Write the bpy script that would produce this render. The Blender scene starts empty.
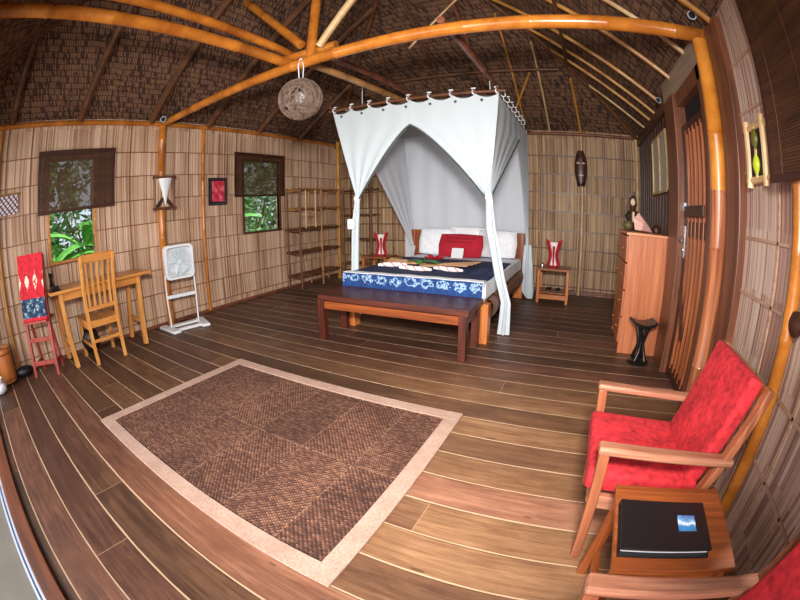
import bpy, bmesh, math, random
from mathutils import Vector, Matrix
random.seed(7)
PI = math.pi
sc = bpy.context.scene
C = sc.collection

# ------------------------------------------------------------------ camera
cd = bpy.data.cameras.new('camera')
cam = bpy.data.objects.new('camera', cd); C.objects.link(cam)
sc.render.engine = 'CYCLES'
cd.type = 'PANO'
cd.panorama_type = 'FISHEYE_EQUISOLID'
cd.sensor_width = 36.0
cd.sensor_fit = 'HORIZONTAL'
cd.fisheye_lens = 17.569
cd.fisheye_fov = math.radians(200)
cd.clip_start = 0.02
r_ = Vector((0.8953765, 0.4452137, -0.00925679))
u_ = Vector((-0.09414865, 0.20957945, 0.97324842))
f_ = Vector((-0.43524356, 0.87055225, -0.22956879))
M = Matrix((r_, u_, -f_)).transposed().to_4x4()
M.translation = Vector((0, 0, 1.28))
cam.matrix_world = M
sc.camera = cam

# ------------------------------------------------------------------ view, world, lights
sc.view_settings.view_transform = 'Standard'
sc.view_settings.look = 'None'
sc.view_settings.gamma = 1.0
sc.view_settings.use_curve_mapping = False
sc.view_settings.exposure = 0.0
w = bpy.data.worlds.new('sky'); sc.world = w; w.use_nodes = True
bg = w.node_tree.nodes['Background']
bg.inputs[0].default_value = (0.78, 0.88, 1.0, 1); bg.inputs[1].default_value = 0.9
sc.cycles.use_denoising = True
sc.cycles.max_bounces = 8
sc.cycles.transparent_max_bounces = 24
sc.cycles.sample_clamp_indirect = 6.0

def sun(name, direction, energy, angle, col):
    l = bpy.data.lights.new(name, 'SUN'); l.energy = energy; l.angle = math.radians(angle); l.color = col
    o = bpy.data.objects.new(name, l); C.objects.link(o)
    o.rotation_euler = Vector(direction).to_track_quat('-Z', 'Y').to_euler(); o.location = (0, -3, 8)
    return o
def area(name, loc, target, sx, sy, energy, col, spread=179):
    l = bpy.data.lights.new(name, 'AREA'); l.shape = 'RECTANGLE'; l.size = sx; l.size_y = sy
    l.energy = energy; l.color = col; l.spread = math.radians(spread)
    o = bpy.data.objects.new(name, l); C.objects.link(o); o.location = loc
    o.rotation_euler = (Vector(target) - Vector(loc)).to_track_quat('-Z', 'Y').to_euler()
    return o
sun('sun', (-0.28, -0.30, -0.85), 3.2, 3, (1.0, 0.96, 0.88))
# daylight through the wide verandah opening behind the camera
area('verandah_daylight', (-1.7, -1.7, 1.55), (-1.8, 3.5, 1.3), 4.8, 2.2, 175, (1.0, 0.95, 0.90))
# the photographer's flash, bounced a little above the camera
area('camera_flash', (0.05, -0.12, 1.75), (-1.6, 3.0, 0.9), 0.35, 0.25, 118, (1.0, 0.94, 0.88), 125)

# ------------------------------------------------------------------ node helpers
def lin(v): v /= 255.0; return v / 12.92 if v <= 0.04045 else ((v + 0.055) / 1.055) ** 2.4
def col(r, g, b): return (lin(r), lin(g), lin(b), 1.0)
class NT:
    def __init__(s, name):
        s.m = bpy.data.materials.new(name); s.m.use_nodes = True; s.t = s.m.node_tree; s.n = s.t.nodes
        s.b = s.n['Principled BSDF']; s.out = s.n['Material Output']
        s.tc = s.n.new('ShaderNodeTexCoord')
    def set(s, sock, v):
        if hasattr(v, 'links') or isinstance(v, bpy.types.NodeSocket): s.t.links.new(v, sock)
        else: sock.default_value = v
    def obj(s): return s.tc.outputs['Object']
    def math(s, op, a, b=0.0, c=0.0):
        n = s.n.new('ShaderNodeMath'); n.operation = op
        s.set(n.inputs[0], a); s.set(n.inputs[1], b); s.set(n.inputs[2], c); return n.outputs[0]
    def sep(s, v): n = s.n.new('ShaderNodeSeparateXYZ'); s.set(n.inputs[0], v); return n.outputs
    def comb(s, x, y, z):
        n = s.n.new('ShaderNodeCombineXYZ'); s.set(n.inputs[0], x); s.set(n.inputs[1], y); s.set(n.inputs[2], z); return n.outputs[0]
    def scale(s, v, k):
        n = s.n.new('ShaderNodeMapping'); s.set(n.inputs[0], v); n.inputs['Scale'].default_value = k; return n.outputs[0]
    def noise(s, v, sc_=1.0, det=3.0, rough=0.55, dist=0.0):
        n = s.n.new('ShaderNodeTexNoise'); s.set(n.inputs['Vector'], v); n.inputs['Scale'].default_value = sc_
        n.inputs['Detail'].default_value = det; n.inputs['Roughness'].default_value = rough; n.inputs['Distortion'].default_value = dist
        return n.outputs['Fac']
    def white(s, v): n = s.n.new('ShaderNodeTexWhiteNoise'); n.noise_dimensions = '3D'; s.set(n.inputs[0], v); return n.outputs['Value']
    def voro(s, v, sc_=1.0, feat='F1'):
        n = s.n.new('ShaderNodeTexVoronoi'); n.feature = feat; s.set(n.inputs['Vector'], v); n.inputs['Scale'].default_value = sc_
        return n.outputs['Distance']
    def ramp(s, fac, stops, interp='LINEAR'):
        n = s.n.new('ShaderNodeValToRGB'); s.set(n.inputs[0], fac); e = n.color_ramp.elements; n.color_ramp.interpolation = interp
        e[0].position, e[0].color = stops[0]; e[1].position, e[1].color = stops[-1]
        for p, c_ in stops[1:-1]:
            x = e.new(p); x.color = c_
        return n.outputs[0]
    def mix(s, fac, a, b, mode='MIX'):
        n = s.n.new('ShaderNodeMix'); n.data_type = 'RGBA'; n.blend_type = mode
        s.set(n.inputs[0], fac); s.set(n.inputs[6], a); s.set(n.inputs[7], b); return n.outputs[2]
    def bump(s, h, strength=0.3, dist=0.01):
        n = s.n.new('ShaderNodeBump'); s.set(n.inputs['Height'], h); n.inputs['Strength'].default_value = strength
        n.inputs['Distance'].default_value = dist; s.t.links.new(n.outputs[0], s.b.inputs['Normal'])
    def fin(s, color, rough=0.6, metal=0.0, **kw):
        s.set(s.b.inputs['Base Color'], color); s.set(s.b.inputs['Roughness'], rough); s.b.inputs['Metallic'].default_value = metal
        for k, v in kw.items(): s.set(s.b.inputs[k.replace('_', ' ')], v)
        return s.m

def plain(name, c, rough=0.6, metal=0.0, var=0.12, sc_=12, **kw):
    t = NT(name); n = t.noise(t.obj(), sc_)
    a = tuple(x * (1 - var) for x in c[:3]) + (1,); b = tuple(min(1, x * (1 + var)) for x in c[:3]) + (1,)
    return t.fin(t.ramp(n, [(0.3, a), (0.7, b)]), rough, metal, **kw)
def wood(name, dark, light, axis=0, rough=0.4, k=1.0):
    t = NT(name); s = [22 * k] * 3; s[axis] = 1.2 * k
    g = t.noise(t.scale(t.obj(), s), 1.0, 6, 0.6, 0.8)
    s2 = [120 * k] * 3; s2[axis] = 3 * k
    fgr = t.noise(t.scale(t.obj(), s2), 1.0, 3)
    c1 = t.ramp(g, [(0.28, dark), (0.72, light)])
    c2 = t.mix(t.ramp(fgr, [(0.45, (0, 0, 0, 1)), (0.75, (0.5, 0.5, 0.5, 1))]), c1, dark)
    t.bump(fgr, 0.12, 0.003)
    return t.fin(c2, rough)
def bamboo_mat(name, dark, light, rough=0.35):
    t = NT(name); n = t.noise(t.obj(), 3.5, 5, 0.6); n2 = t.noise(t.obj(), 30, 3)
    c = t.ramp(n, [(0.3, dark), (0.68, light)])
    c = t.mix(t.ramp(n2, [(0.55, (0, 0, 0, 1)), (0.8, (0.35, 0.35, 0.35, 1))]), c, dark)
    t.bump(n2, 0.1, 0.002)
    return t.fin(c, rough)

def two_tone_bamboo():
    t = NT('golden_and_peeled_bamboo'); n = t.noise(t.obj(), 3.5, 5, 0.6); g = t.noise(t.scale(t.obj(), (40, 40, 2)), 1.0, 4); z = t.sep(t.obj())[2]
    up = t.ramp(n, [(0.3, col(160, 90, 26)), (0.68, col(222, 146, 56))]); lo = t.ramp(g, [(0.3, col(118, 64, 40)), (0.7, col(190, 118, 78))])
    k = t.math('LESS_THAN', t.math('ADD', z, t.math('MULTIPLY', n, 0.06)), 1.56)
    return t.fin(t.mix(k, up, lo), t.ramp(n, [(0.3, (0.25,) * 3 + (1,)), (0.7, (0.4,) * 3 + (1,))]))

def woven_wall(name, ua, tones, band=0.30, w_=0.016):
    """split bamboo strips standing upright, offset a little in every band between laths; ua = axis along the wall"""
    t = NT(name); p = t.sep(t.obj()); u = p[ua]; z = p[2]
    b = t.math('FLOOR', t.math('DIVIDE', t.math('SUBTRACT', z, 0.12), band))
    wob = t.math('MULTIPLY', t.noise(t.comb(u, t.math('MULTIPLY', z, 1.3), 0.0), 1.7, 2), 0.03)
    uu = t.math('DIVIDE', t.math('ADD', u, wob), w_)
    sid = t.math('FLOOR', uu); fr = t.math('FRACT', uu)
    u4 = t.math('FLOOR', t.math('ADD', t.math('DIVIDE', uu, 5.0), t.math('MULTIPLY', t.white(t.comb(b, 3.1, 0.0)), 3.0)))
    rnd = t.white(t.comb(sid, 1.0, 1.0)); rnd2 = t.white(t.comb(u4, b, 1.0)); r3 = t.white(t.comb(sid, b, 3.0))
    big = t.noise(t.comb(t.math('MULTIPLY', u, 1.8), t.math('MULTIPLY', z, 0.9), 0.0), 1.0, 3)
    fine = t.noise(t.comb(t.math('MULTIPLY', u, 260.0), t.math('MULTIPLY', z, 4.0), 0.0), 1.0, 3)
    v = t.math('ADD', t.math('MULTIPLY', rnd, 0.30), t.math('MULTIPLY', rnd2, 0.12)); v = t.math('ADD', v, t.math('MULTIPLY', r3, 0.12))
    v = t.math('ADD', v, t.math('MULTIPLY', big, 0.36)); v = t.math('ADD', v, t.math('MULTIPLY', fine, 0.16))
    c = t.ramp(v, [(0.29, tones[0]), (0.42, tones[1]), (0.57, tones[2]), (0.78, tones[3])])
    edge = t.math('LESS_THAN', fr, 0.16)
    c = t.mix(t.math('MULTIPLY', edge, t.math('ADD', 0.28, t.math('MULTIPLY', rnd, 0.6))), c, tones[4])
    h = t.math('SUBTRACT', t.math('MULTIPLY', rnd, 0.5), edge)
    t.bump(h, 0.4, 0.005)
    return t.fin(c, 0.6)

def thatch(name, ua, k=1.0):
    """sewn palm leaf shingles: dark rows with fine slanting leaf edges"""
    t = NT(name); p = t.sep(t.obj()); u = p[ua]; z = p[2]
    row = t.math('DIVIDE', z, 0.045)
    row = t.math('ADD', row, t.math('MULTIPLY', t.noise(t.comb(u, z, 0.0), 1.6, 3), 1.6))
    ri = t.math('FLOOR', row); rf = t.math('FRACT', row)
    ur = t.math('ADD', t.math('DIVIDE', u, 0.021), t.math('MULTIPLY', rf, 1.5))
    ur = t.math('ADD', ur, t.math('MULTIPLY', t.white(t.comb(ri, 1.0, 2.0)), 7.0))
    li = t.math('FLOOR', ur); lf = t.math('FRACT', ur)
    rnd = t.white(t.comb(li, ri, 0.0))
    big = t.noise(t.comb(t.math('MULTIPLY', u, 1.3), t.math('MULTIPLY', z, 3.0), 0.0), 1.0, 4)
    med = t.noise(t.comb(t.math('MULTIPLY', u, 9.0), t.math('MULTIPLY', z, 22.0), 0.0), 1.0, 3)
    v = t.math('ADD', t.math('MULTIPLY', rnd, 0.22), t.math('MULTIPLY', big, 0.45)); v = t.math('ADD', v, t.math('MULTIPLY', med, 0.33))
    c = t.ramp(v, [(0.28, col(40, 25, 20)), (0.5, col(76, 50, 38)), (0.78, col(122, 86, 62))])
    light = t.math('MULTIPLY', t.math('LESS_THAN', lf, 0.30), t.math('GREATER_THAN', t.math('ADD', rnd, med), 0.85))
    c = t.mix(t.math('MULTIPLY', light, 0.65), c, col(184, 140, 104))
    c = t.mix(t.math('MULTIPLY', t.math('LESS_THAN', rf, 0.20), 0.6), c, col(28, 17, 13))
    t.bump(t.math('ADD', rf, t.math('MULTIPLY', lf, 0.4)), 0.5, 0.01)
    return t.fin(c, 0.85)

def floor_mat():
    t = NT('old_plank_floor'); p = t.sep(t.obj()); x = p[0]; y = p[1]
    pw = 0.2105
    q = t.math('DIVIDE', t.math('ADD', y, 0.001), pw); pi_ = t.math('FLOOR', q); pf = t.math('FRACT', q)
    bx = t.math('ADD', t.math('DIVIDE', x, 4.6), t.math('MULTIPLY', t.white(t.comb(pi_, 2.0, 0.0)), 9.0))
    bi = t.math('FLOOR', bx); bf = t.math('FRACT', bx)
    rnd = t.white(t.comb(pi_, bi, 4.0)); rh = t.white(t.comb(pi_, bi, 9.0))
    off = t.math('MULTIPLY', rnd, 40.0)
    gr = t.noise(t.comb(t.math('MULTIPLY', x, 1.4), t.math('ADD', t.math('MULTIPLY', y, 22.0), off), 0.0), 1.0, 7, 0.66, 1.6)
    fine = t.noise(t.comb(t.math('MULTIPLY', x, 6.0), t.math('MULTIPLY', y, 150.0), 0.0), 1.0, 4)
    blot = t.noise(t.comb(t.math('MULTIPLY', x, 2.6), t.math('MULTIPLY', y, 7.0), off), 1.0, 5, 0.7)
    wear = t.noise(t.comb(t.math('MULTIPLY', x, 0.55), t.math('MULTIPLY', y, 0.5), 3.3), 1.0, 2)
    # boards of the walked strip are paler: part rubbed wear, part painted light
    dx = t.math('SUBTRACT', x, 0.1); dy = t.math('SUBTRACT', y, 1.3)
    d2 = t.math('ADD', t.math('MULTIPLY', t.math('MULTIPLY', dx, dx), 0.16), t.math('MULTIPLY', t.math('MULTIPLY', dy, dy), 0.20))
    worn_lit = t.math('MAXIMUM', t.math('SUBTRACT', 1.0, d2), 0.0)
    v = t.math('ADD', t.math('MULTIPLY', rnd, 0.15), t.math('MULTIPLY', gr, 0.38))
    v = t.math('ADD', v, t.math('MULTIPLY', blot, 0.30)); v = t.math('ADD', v, t.math('MULTIPLY', wear, 0.12))
    v = t.math('ADD', v, t.math('SUBTRACT', t.math('MULTIPLY', worn_lit, 0.17), 0.04))
    brown = t.ramp(v, [(0.26, col(46, 30, 24)), (0.44, col(80, 54, 40)), (0.60, col(122, 86, 62)), (0.84, col(186, 142, 106))])
    red = t.ramp(v, [(0.26, col(48, 30, 25)), (0.44, col(86, 55, 43)), (0.60, col(130, 86, 66)), (0.84, col(192, 140, 110))])
    tan = t.ramp(v, [(0.26, col(47, 32, 24)), (0.44, col(84, 59, 42)), (0.60, col(128, 91, 64)), (0.84, col(190, 146, 106))])
    c = t.mix(t.math('GREATER_THAN', rh, 0.36), brown, red); c = t.mix(t.math('GREATER_THAN', rh, 0.72), c, tan)
    c = t.mix(t.ramp(fine, [(0.5, (0, 0, 0, 1)), (0.82, (0.5, 0.5, 0.5, 1))]), c, col(50, 32, 26))
    kn = t.voro(t.comb(t.math('MULTIPLY', x, 1.1), t.math('ADD', t.math('MULTIPLY', y, 4.4), off), 0.0), 1.0)
    c = t.mix(t.math('MULTIPLY', t.math('LESS_THAN', kn, 0.035), 0.5), c, col(48, 28, 22))
    jit = t.noise(t.comb(t.math('MULTIPLY', x, 3.0), y, 0.0), 1.0, 3); on = t.noise(t.comb(t.math('MULTIPLY', x, 0.7), t.math('MULTIPLY', pi_, 3.7), 8.0), 1.0, 1)
    seam = t.math('LESS_THAN', t.math('ABSOLUTE', t.math('SUBTRACT', pf, 0.03)), t.math('MULTIPLY', jit, t.math('MULTIPLY', on, 0.095)))
    dark = t.math('LESS_THAN', pf, 0.014)
    c = t.mix(t.math('MULTIPLY', seam, 0.75), c, col(214, 180, 146))
    c = t.mix(t.math('MULTIPLY', dark, 0.8), c, col(34, 22, 18))
    butt = t.math('LESS_THAN', bf, 0.0012)
    c = t.mix(t.math('MULTIPLY', butt, 0.6), c, col(180, 140, 104))
    t.bump(t.math('SUBTRACT', gr, t.math('MULTIPLY', dark, 2.0)), 0.15, 0.004)
    rr = t.ramp(gr, [(0.3, (0.42,) * 3 + (1,)), (0.8, (0.62,) * 3 + (1,))])
    return t.fin(c, rr)

def rug_mat():
    t = NT('woven_seagrass'); p = t.sep(t.obj()); x = p[0]; y = p[1]
    a = t.math('DIVIDE', x, 0.024); bi = t.math('FLOOR', t.math('DIVIDE', y, 0.010))
    blkx = t.math('FLOOR', t.math('DIVIDE', x, 0.345)); blky = t.math('FLOOR', t.math('DIVIDE', t.math('ADD', y, 0.02), 0.66))
    dr = t.math('SUBTRACT', t.math('MULTIPLY', t.math('FRACT', t.math('MULTIPLY', t.math('ADD', blkx, blky), 0.5)), 1.4), 0.35)
    a2 = t.math('ADD', a, t.math('MULTIPLY', bi, dr)); ai = t.math('FLOOR', a2); af = t.math('FRACT', a2)
    rnd = t.white(t.comb(ai, bi, 0.0)); blk = t.white(t.comb(blkx, blky, 7.0))
    blot = t.noise(t.obj(), 2.2, 3)
    v = t.math('ADD', t.math('MULTIPLY', rnd, 0.30), t.math('MULTIPLY', blot, 0.40)); v = t.math('ADD', v, t.math('MULTIPLY', blk, 0.10))
    v = t.math('ADD', v, t.math('MULTIPLY', t.math('LESS_THAN', af, 0.30), 0.22))
    c = t.ramp(v, [(0.18, col(44, 26, 22)), (0.42, col(80, 48, 38)), (0.62, col(122, 82, 64)), (0.90, col(186, 142, 114))])
    f = t.math('FRACT', t.math('DIVIDE', y, 0.010))
    c = t.mix(t.math('MULTIPLY', t.math('LESS_THAN', f, 0.2), 0.5), c, col(36, 22, 18))
    ln = t.math('MAXIMUM', t.math('LESS_THAN', t.math('FRACT', t.math('DIVIDE', x, 0.345)), 0.022), t.math('LESS_THAN', t.math('FRACT', t.math('DIVIDE', t.math('ADD', y, 0.02), 0.66)), 0.012))
    c = t.mix(t.math('MULTIPLY', ln, t.math('MULTIPLY', rnd, 0.45)), c, col(186, 146, 116))
    t.bump(rnd, 0.4, 0.003)
    return t.fin(c, 0.8)

def fabric(name, c1, c2, sc_=60, rough=0.9, **kw):
    t = NT(name); n = t.noise(t.obj(), sc_, 3); n2 = t.noise(t.obj(), 6, 3)
    c = t.ramp(t.math('ADD', t.math('MULTIPLY', n, 0.6), t.math('MULTIPLY', n2, 0.4)), [(0.35, c1), (0.65, c2)])
    t.bump(n, 0.25, 0.003)
    return t.fin(c, rough, **kw)

def sheer(name, c, transp=0.08, trans=0.35):
    t = NT(name)
    d = t.n.new('ShaderNodeBsdfDiffuse'); d.inputs[0].default_value = c
    tl = t.n.new('ShaderNodeBsdfTranslucent'); tl.inputs[0].default_value = c
    tr = t.n.new('ShaderNodeBsdfTransparent')
    m1 = t.n.new('ShaderNodeMixShader'); m1.inputs[0].default_value = trans
    m2 = t.n.new('ShaderNodeMixShader'); m2.inputs[0].default_value = transp
    L = t.t.links.new
    L(d.outputs[0], m1.inputs[1]); L(tl.outputs[0], m1.inputs[2]); L(m1.outputs[0], m2.inputs[1]); L(tr.outputs[0], m2.inputs[2])
    L(m2.outputs[0], t.out.inputs[0])
    return t.m

def batik_mat(name, base, figure, axis_u=0, v_axis=2, v0=0.0, per=0.16, hgt=0.16):
    """indigo cloth with a row of pale figures"""
    t = NT(name); p = t.sep(t.obj()); u = p[axis_u]; v = p[v_axis]
    uu = t.math('DIVIDE', u, per); ci = t.math('FLOOR', uu)
    cu = t.math('ABSOLUTE', t.math('SUBTRACT', t.math('FRACT', uu), 0.5))
    cv = t.math('DIVIDE', t.math('SUBTRACT', v, v0), hgt)
    n = t.noise(t.obj(), 26, 4, 0.7)
    d = t.math('ADD', t.math('POWER', t.math('MULTIPLY', cu, 2.0), 2.0), t.math('POWER', t.math('MULTIPLY', cv, 1.8), 2.0))
    d = t.math('ADD', d, t.math('MULTIPLY', t.math('SUBTRACT', n, 0.5), 4.2))
    f = t.math('LESS_THAN', t.math('ABSOLUTE', t.math('SUBTRACT', d, 0.32)), 0.20)
    w2 = t.noise(t.scale(t.obj(), (60, 60, 14)), 1.0, 3)
    c = t.ramp(w2, [(0.35, tuple(x * 0.5 for x in base[:3]) + (1,)), (0.65, base)])
    c = t.mix(f, c, figure)
    return t.fin(c, 0.85)

# ------------------------------------------------------------------ materials
MT = {}
MT['wall_l'] = woven_wall('woven_bamboo_wall_left', 1, [col(122, 86, 64), col(178, 140, 112), col(212, 178, 150), col(238, 212, 188), col(96, 64, 48)])
MT['wall_b'] = woven_wall('woven_bamboo_wall_back', 0, [col(92, 64, 44), col(142, 108, 78), col(178, 144, 108), col(208, 180, 142), col(62, 40, 28)])
MT['wall_r'] = woven_wall('woven_bamboo_wall_right', 1, [col(106, 66, 56), col(160, 122, 108), col(194, 168, 152), col(216, 198, 184), col(92, 54, 46)], w_=0.013)
MT['wall_out'] = plain('weathered_bamboo_outside', col(150, 120, 90))
MT['lath'] = wood('dark_lath', col(104, 68, 46), col(150, 104, 74), 1)
MT['lath_x'] = wood('dark_lath_across', col(64, 38, 26), col(104, 66, 44), 0)
MT['lath_pale'] = wood('pale_lath', col(150, 112, 88), col(206, 172, 146), 1)
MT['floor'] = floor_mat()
MT['rug'] = rug_mat()
MT['rug_edge'] = fabric('rug_border_tape', col(158, 126, 110), col(192, 162, 146), 90)
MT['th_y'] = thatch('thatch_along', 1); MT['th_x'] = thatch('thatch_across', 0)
MT['gold'] = bamboo_mat('golden_bamboo', col(140, 74, 22), col(206, 130, 50), 0.25)
MT['tan'] = bamboo_mat('tan_bamboo', col(124, 80, 40), col(182, 134, 80), 0.4)
MT['darkbam'] = bamboo_mat('dark_bamboo', col(70, 42, 26), col(118, 76, 46), 0.5)
MT['palebam'] = bamboo_mat('pale_bamboo', col(168, 128, 82), col(222, 190, 142), 0.4)
MT['yelbam'] = bamboo_mat('yellow_bamboo', col(150, 98, 36), col(206, 150, 70), 0.35)
MT['redlog'] = bamboo_mat('reddish_pole', col(84, 44, 34), col(140, 84, 62), 0.45)
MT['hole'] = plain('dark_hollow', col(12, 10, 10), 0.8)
MT['dwood'] = wood('dark_hardwood_upright', col(42, 22, 17), col(88, 50, 36), 2)
MT['dwood_y'] = wood('dark_hardwood_long', col(46, 24, 18), col(92, 54, 38), 1)
MT['greywood'] = wood('grey_board', col(128, 108, 92), col(186, 164, 146), 1)
MT['redwood'] = wood('reddish_board', col(70, 38, 27), col(138, 84, 58), 2)
MT['doorslat'] = wood('door_slat_wood', col(104, 52, 30), col(178, 104, 60), 2)
MT['doordark'] = wood('door_dark_wood', col(44, 20, 14), col(88, 42, 30), 2)
MT['teak_x'] = wood('teak_x', col(98, 46, 22), col(168, 90, 44), 0, 0.3)
MT['teak_y'] = wood('teak_y', col(98, 46, 22), col(168, 90, 44), 1, 0.3)
MT['teak_z'] = wood('teak_z', col(98, 46, 22), col(168, 90, 44), 2, 0.3)
MT['rose_x'] = wood('rosewood_x', col(52, 22, 16), col(104, 48, 32), 0, 0.38)
MT['rose_z'] = wood('rosewood_z', col(50, 22, 16), col(104, 46, 32), 2, 0.35)
MT['orange_x'] = wood('orange_wood_x', col(150, 78, 34), col(206, 126, 66), 0, 0.4)
MT['orange_z'] = wood('orange_wood_z', col(160, 84, 36), col(212, 132, 70), 2, 0.4)
MT['arm_x'] = wood('armchair_wood_x', col(112, 66, 50), col(190, 134, 106), 0, 0.28)
MT['arm_z'] = wood('armchair_wood_z', col(108, 58, 38), col(176, 108, 74), 2, 0.35)
MT['pine_x'] = wood('honey_wood_x', col(176, 106, 44), col(226, 160, 86), 0, 0.35)
MT['pine_y'] = wood('honey_wood_y', col(176, 106, 44), col(226, 160, 86), 1, 0.35)
MT['pine_z'] = wood('honey_wood_z', col(180, 112, 50), col(232, 170, 96), 2, 0.35)
MT['sillwood'] = wood('sill_wood', col(72, 36, 22), col(140, 76, 42), 0, 0.5)
MT['salmon'] = wood('salmon_wood', col(160, 86, 50), col(212, 134, 90), 2, 0.4)
MT['salmon_x'] = wood('salmon_wood_x', col(190, 118, 80), col(230, 162, 120), 0, 0.4)
MT['red_paint'] = wood('red_stained_wood', col(120, 40, 34), col(186, 78, 66), 2, 0.5)
MT['red_cloth'] = fabric('red_upholstery', col(136, 10, 22), col(206, 40, 50), 38)
MT['cushion_red'] = fabric('crimson_cotton', col(150, 14, 34), col(186, 26, 48), 80)
MT['cushion_mark'] = plain('dark_crimson_embroidery', col(96, 8, 22), 0.8)
MT['sheet'] = fabric('white_cotton', col(224, 230, 240), col(246, 248, 252), 20)
MT['net'] = sheer('white_net', (0.71, 0.80, 0.86, 1), 0.02, 0.22)
MT['net_back'] = sheer('white_net_back', (0.80, 0.86, 0.95, 1), 0.07, 0.25)
MT['net_top'] = sheer('top_net', (0.7, 0.74, 0.72, 1), 0.45, 0.3)
MT['nethem'] = plain('grey_hem', col(78, 88, 90), 0.8)
MT['batik'] = batik_mat('indigo_batik_hang', col(20, 66, 132), col(150, 182, 212), 0, 2, 0.555, 0.17, 0.10)
MT['batik_top'] = batik_mat('indigo_batik_top', col(26, 46, 96), col(52, 84, 140), 0, 1, 4.2, 0.2, 0.5)
MT['white'] = plain('white_plastic', col(226, 230, 234), 0.4, 0, 0.03)
MT['bluewhite'] = plain('pale_blue_plastic', col(196, 216, 228), 0.4, 0, 0.04)
MT['black'] = plain('black_lacquer', col(22, 20, 20), 0.3)
MT['binder'] = plain('black_leatherette', col(16, 15, 18), 0.45)
MT['paper'] = plain('white_paper', col(224, 226, 232), 0.7, 0, 0.03)
MT['steel'] = plain('brushed_steel', col(190, 192, 200), 0.3, 0.9, 0.05)
MT['blind'] = wood('dark_blind_slats', col(50, 27, 15), col(94, 56, 30), 1, 0.6)
MT['blind_d'] = wood('darker_blind_edge', col(44, 20, 14), col(76, 40, 26), 1, 0.5)
MT['rattan'] = plain('grey_rattan', col(112, 92, 80), 0.6, 0, 0.3)
MT['greenleaf'] = None
def leaf(name, a, b):
    t = NT(name); n = t.noise(t.obj(), 5, 3)
    c = t.ramp(n, [(0.3, a), (0.7, b)])
    t.b.inputs['Transmission Weight'].default_value = 0.0
    return t.fin(c, 0.45)
MT['leaf1'] = leaf('banana_leaf_green', col(70, 160, 56), col(150, 226, 104))
MT['leaf2'] = leaf('shrub_leaf_green', col(60, 112, 56), col(136, 190, 104))
MT['leaf3'] = leaf('grey_green_leaf', col(110, 130, 100), col(190, 200, 170))
MT['stem'] = leaf('plant_stem_green', col(80, 110, 50), col(120, 140, 80))
MT['soil'] = plain('leaf_litter_ground', col(96, 88, 66), 0.9, 0, 0.3, 3)
MT['deck'] = plain('grey_verandah_concrete', col(112, 106, 96), 0.8, 0, 0.1, 4)
MT['alu'] = plain('white_aluminium', col(206, 214, 232), 0.35, 0.3, 0.03)

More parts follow.
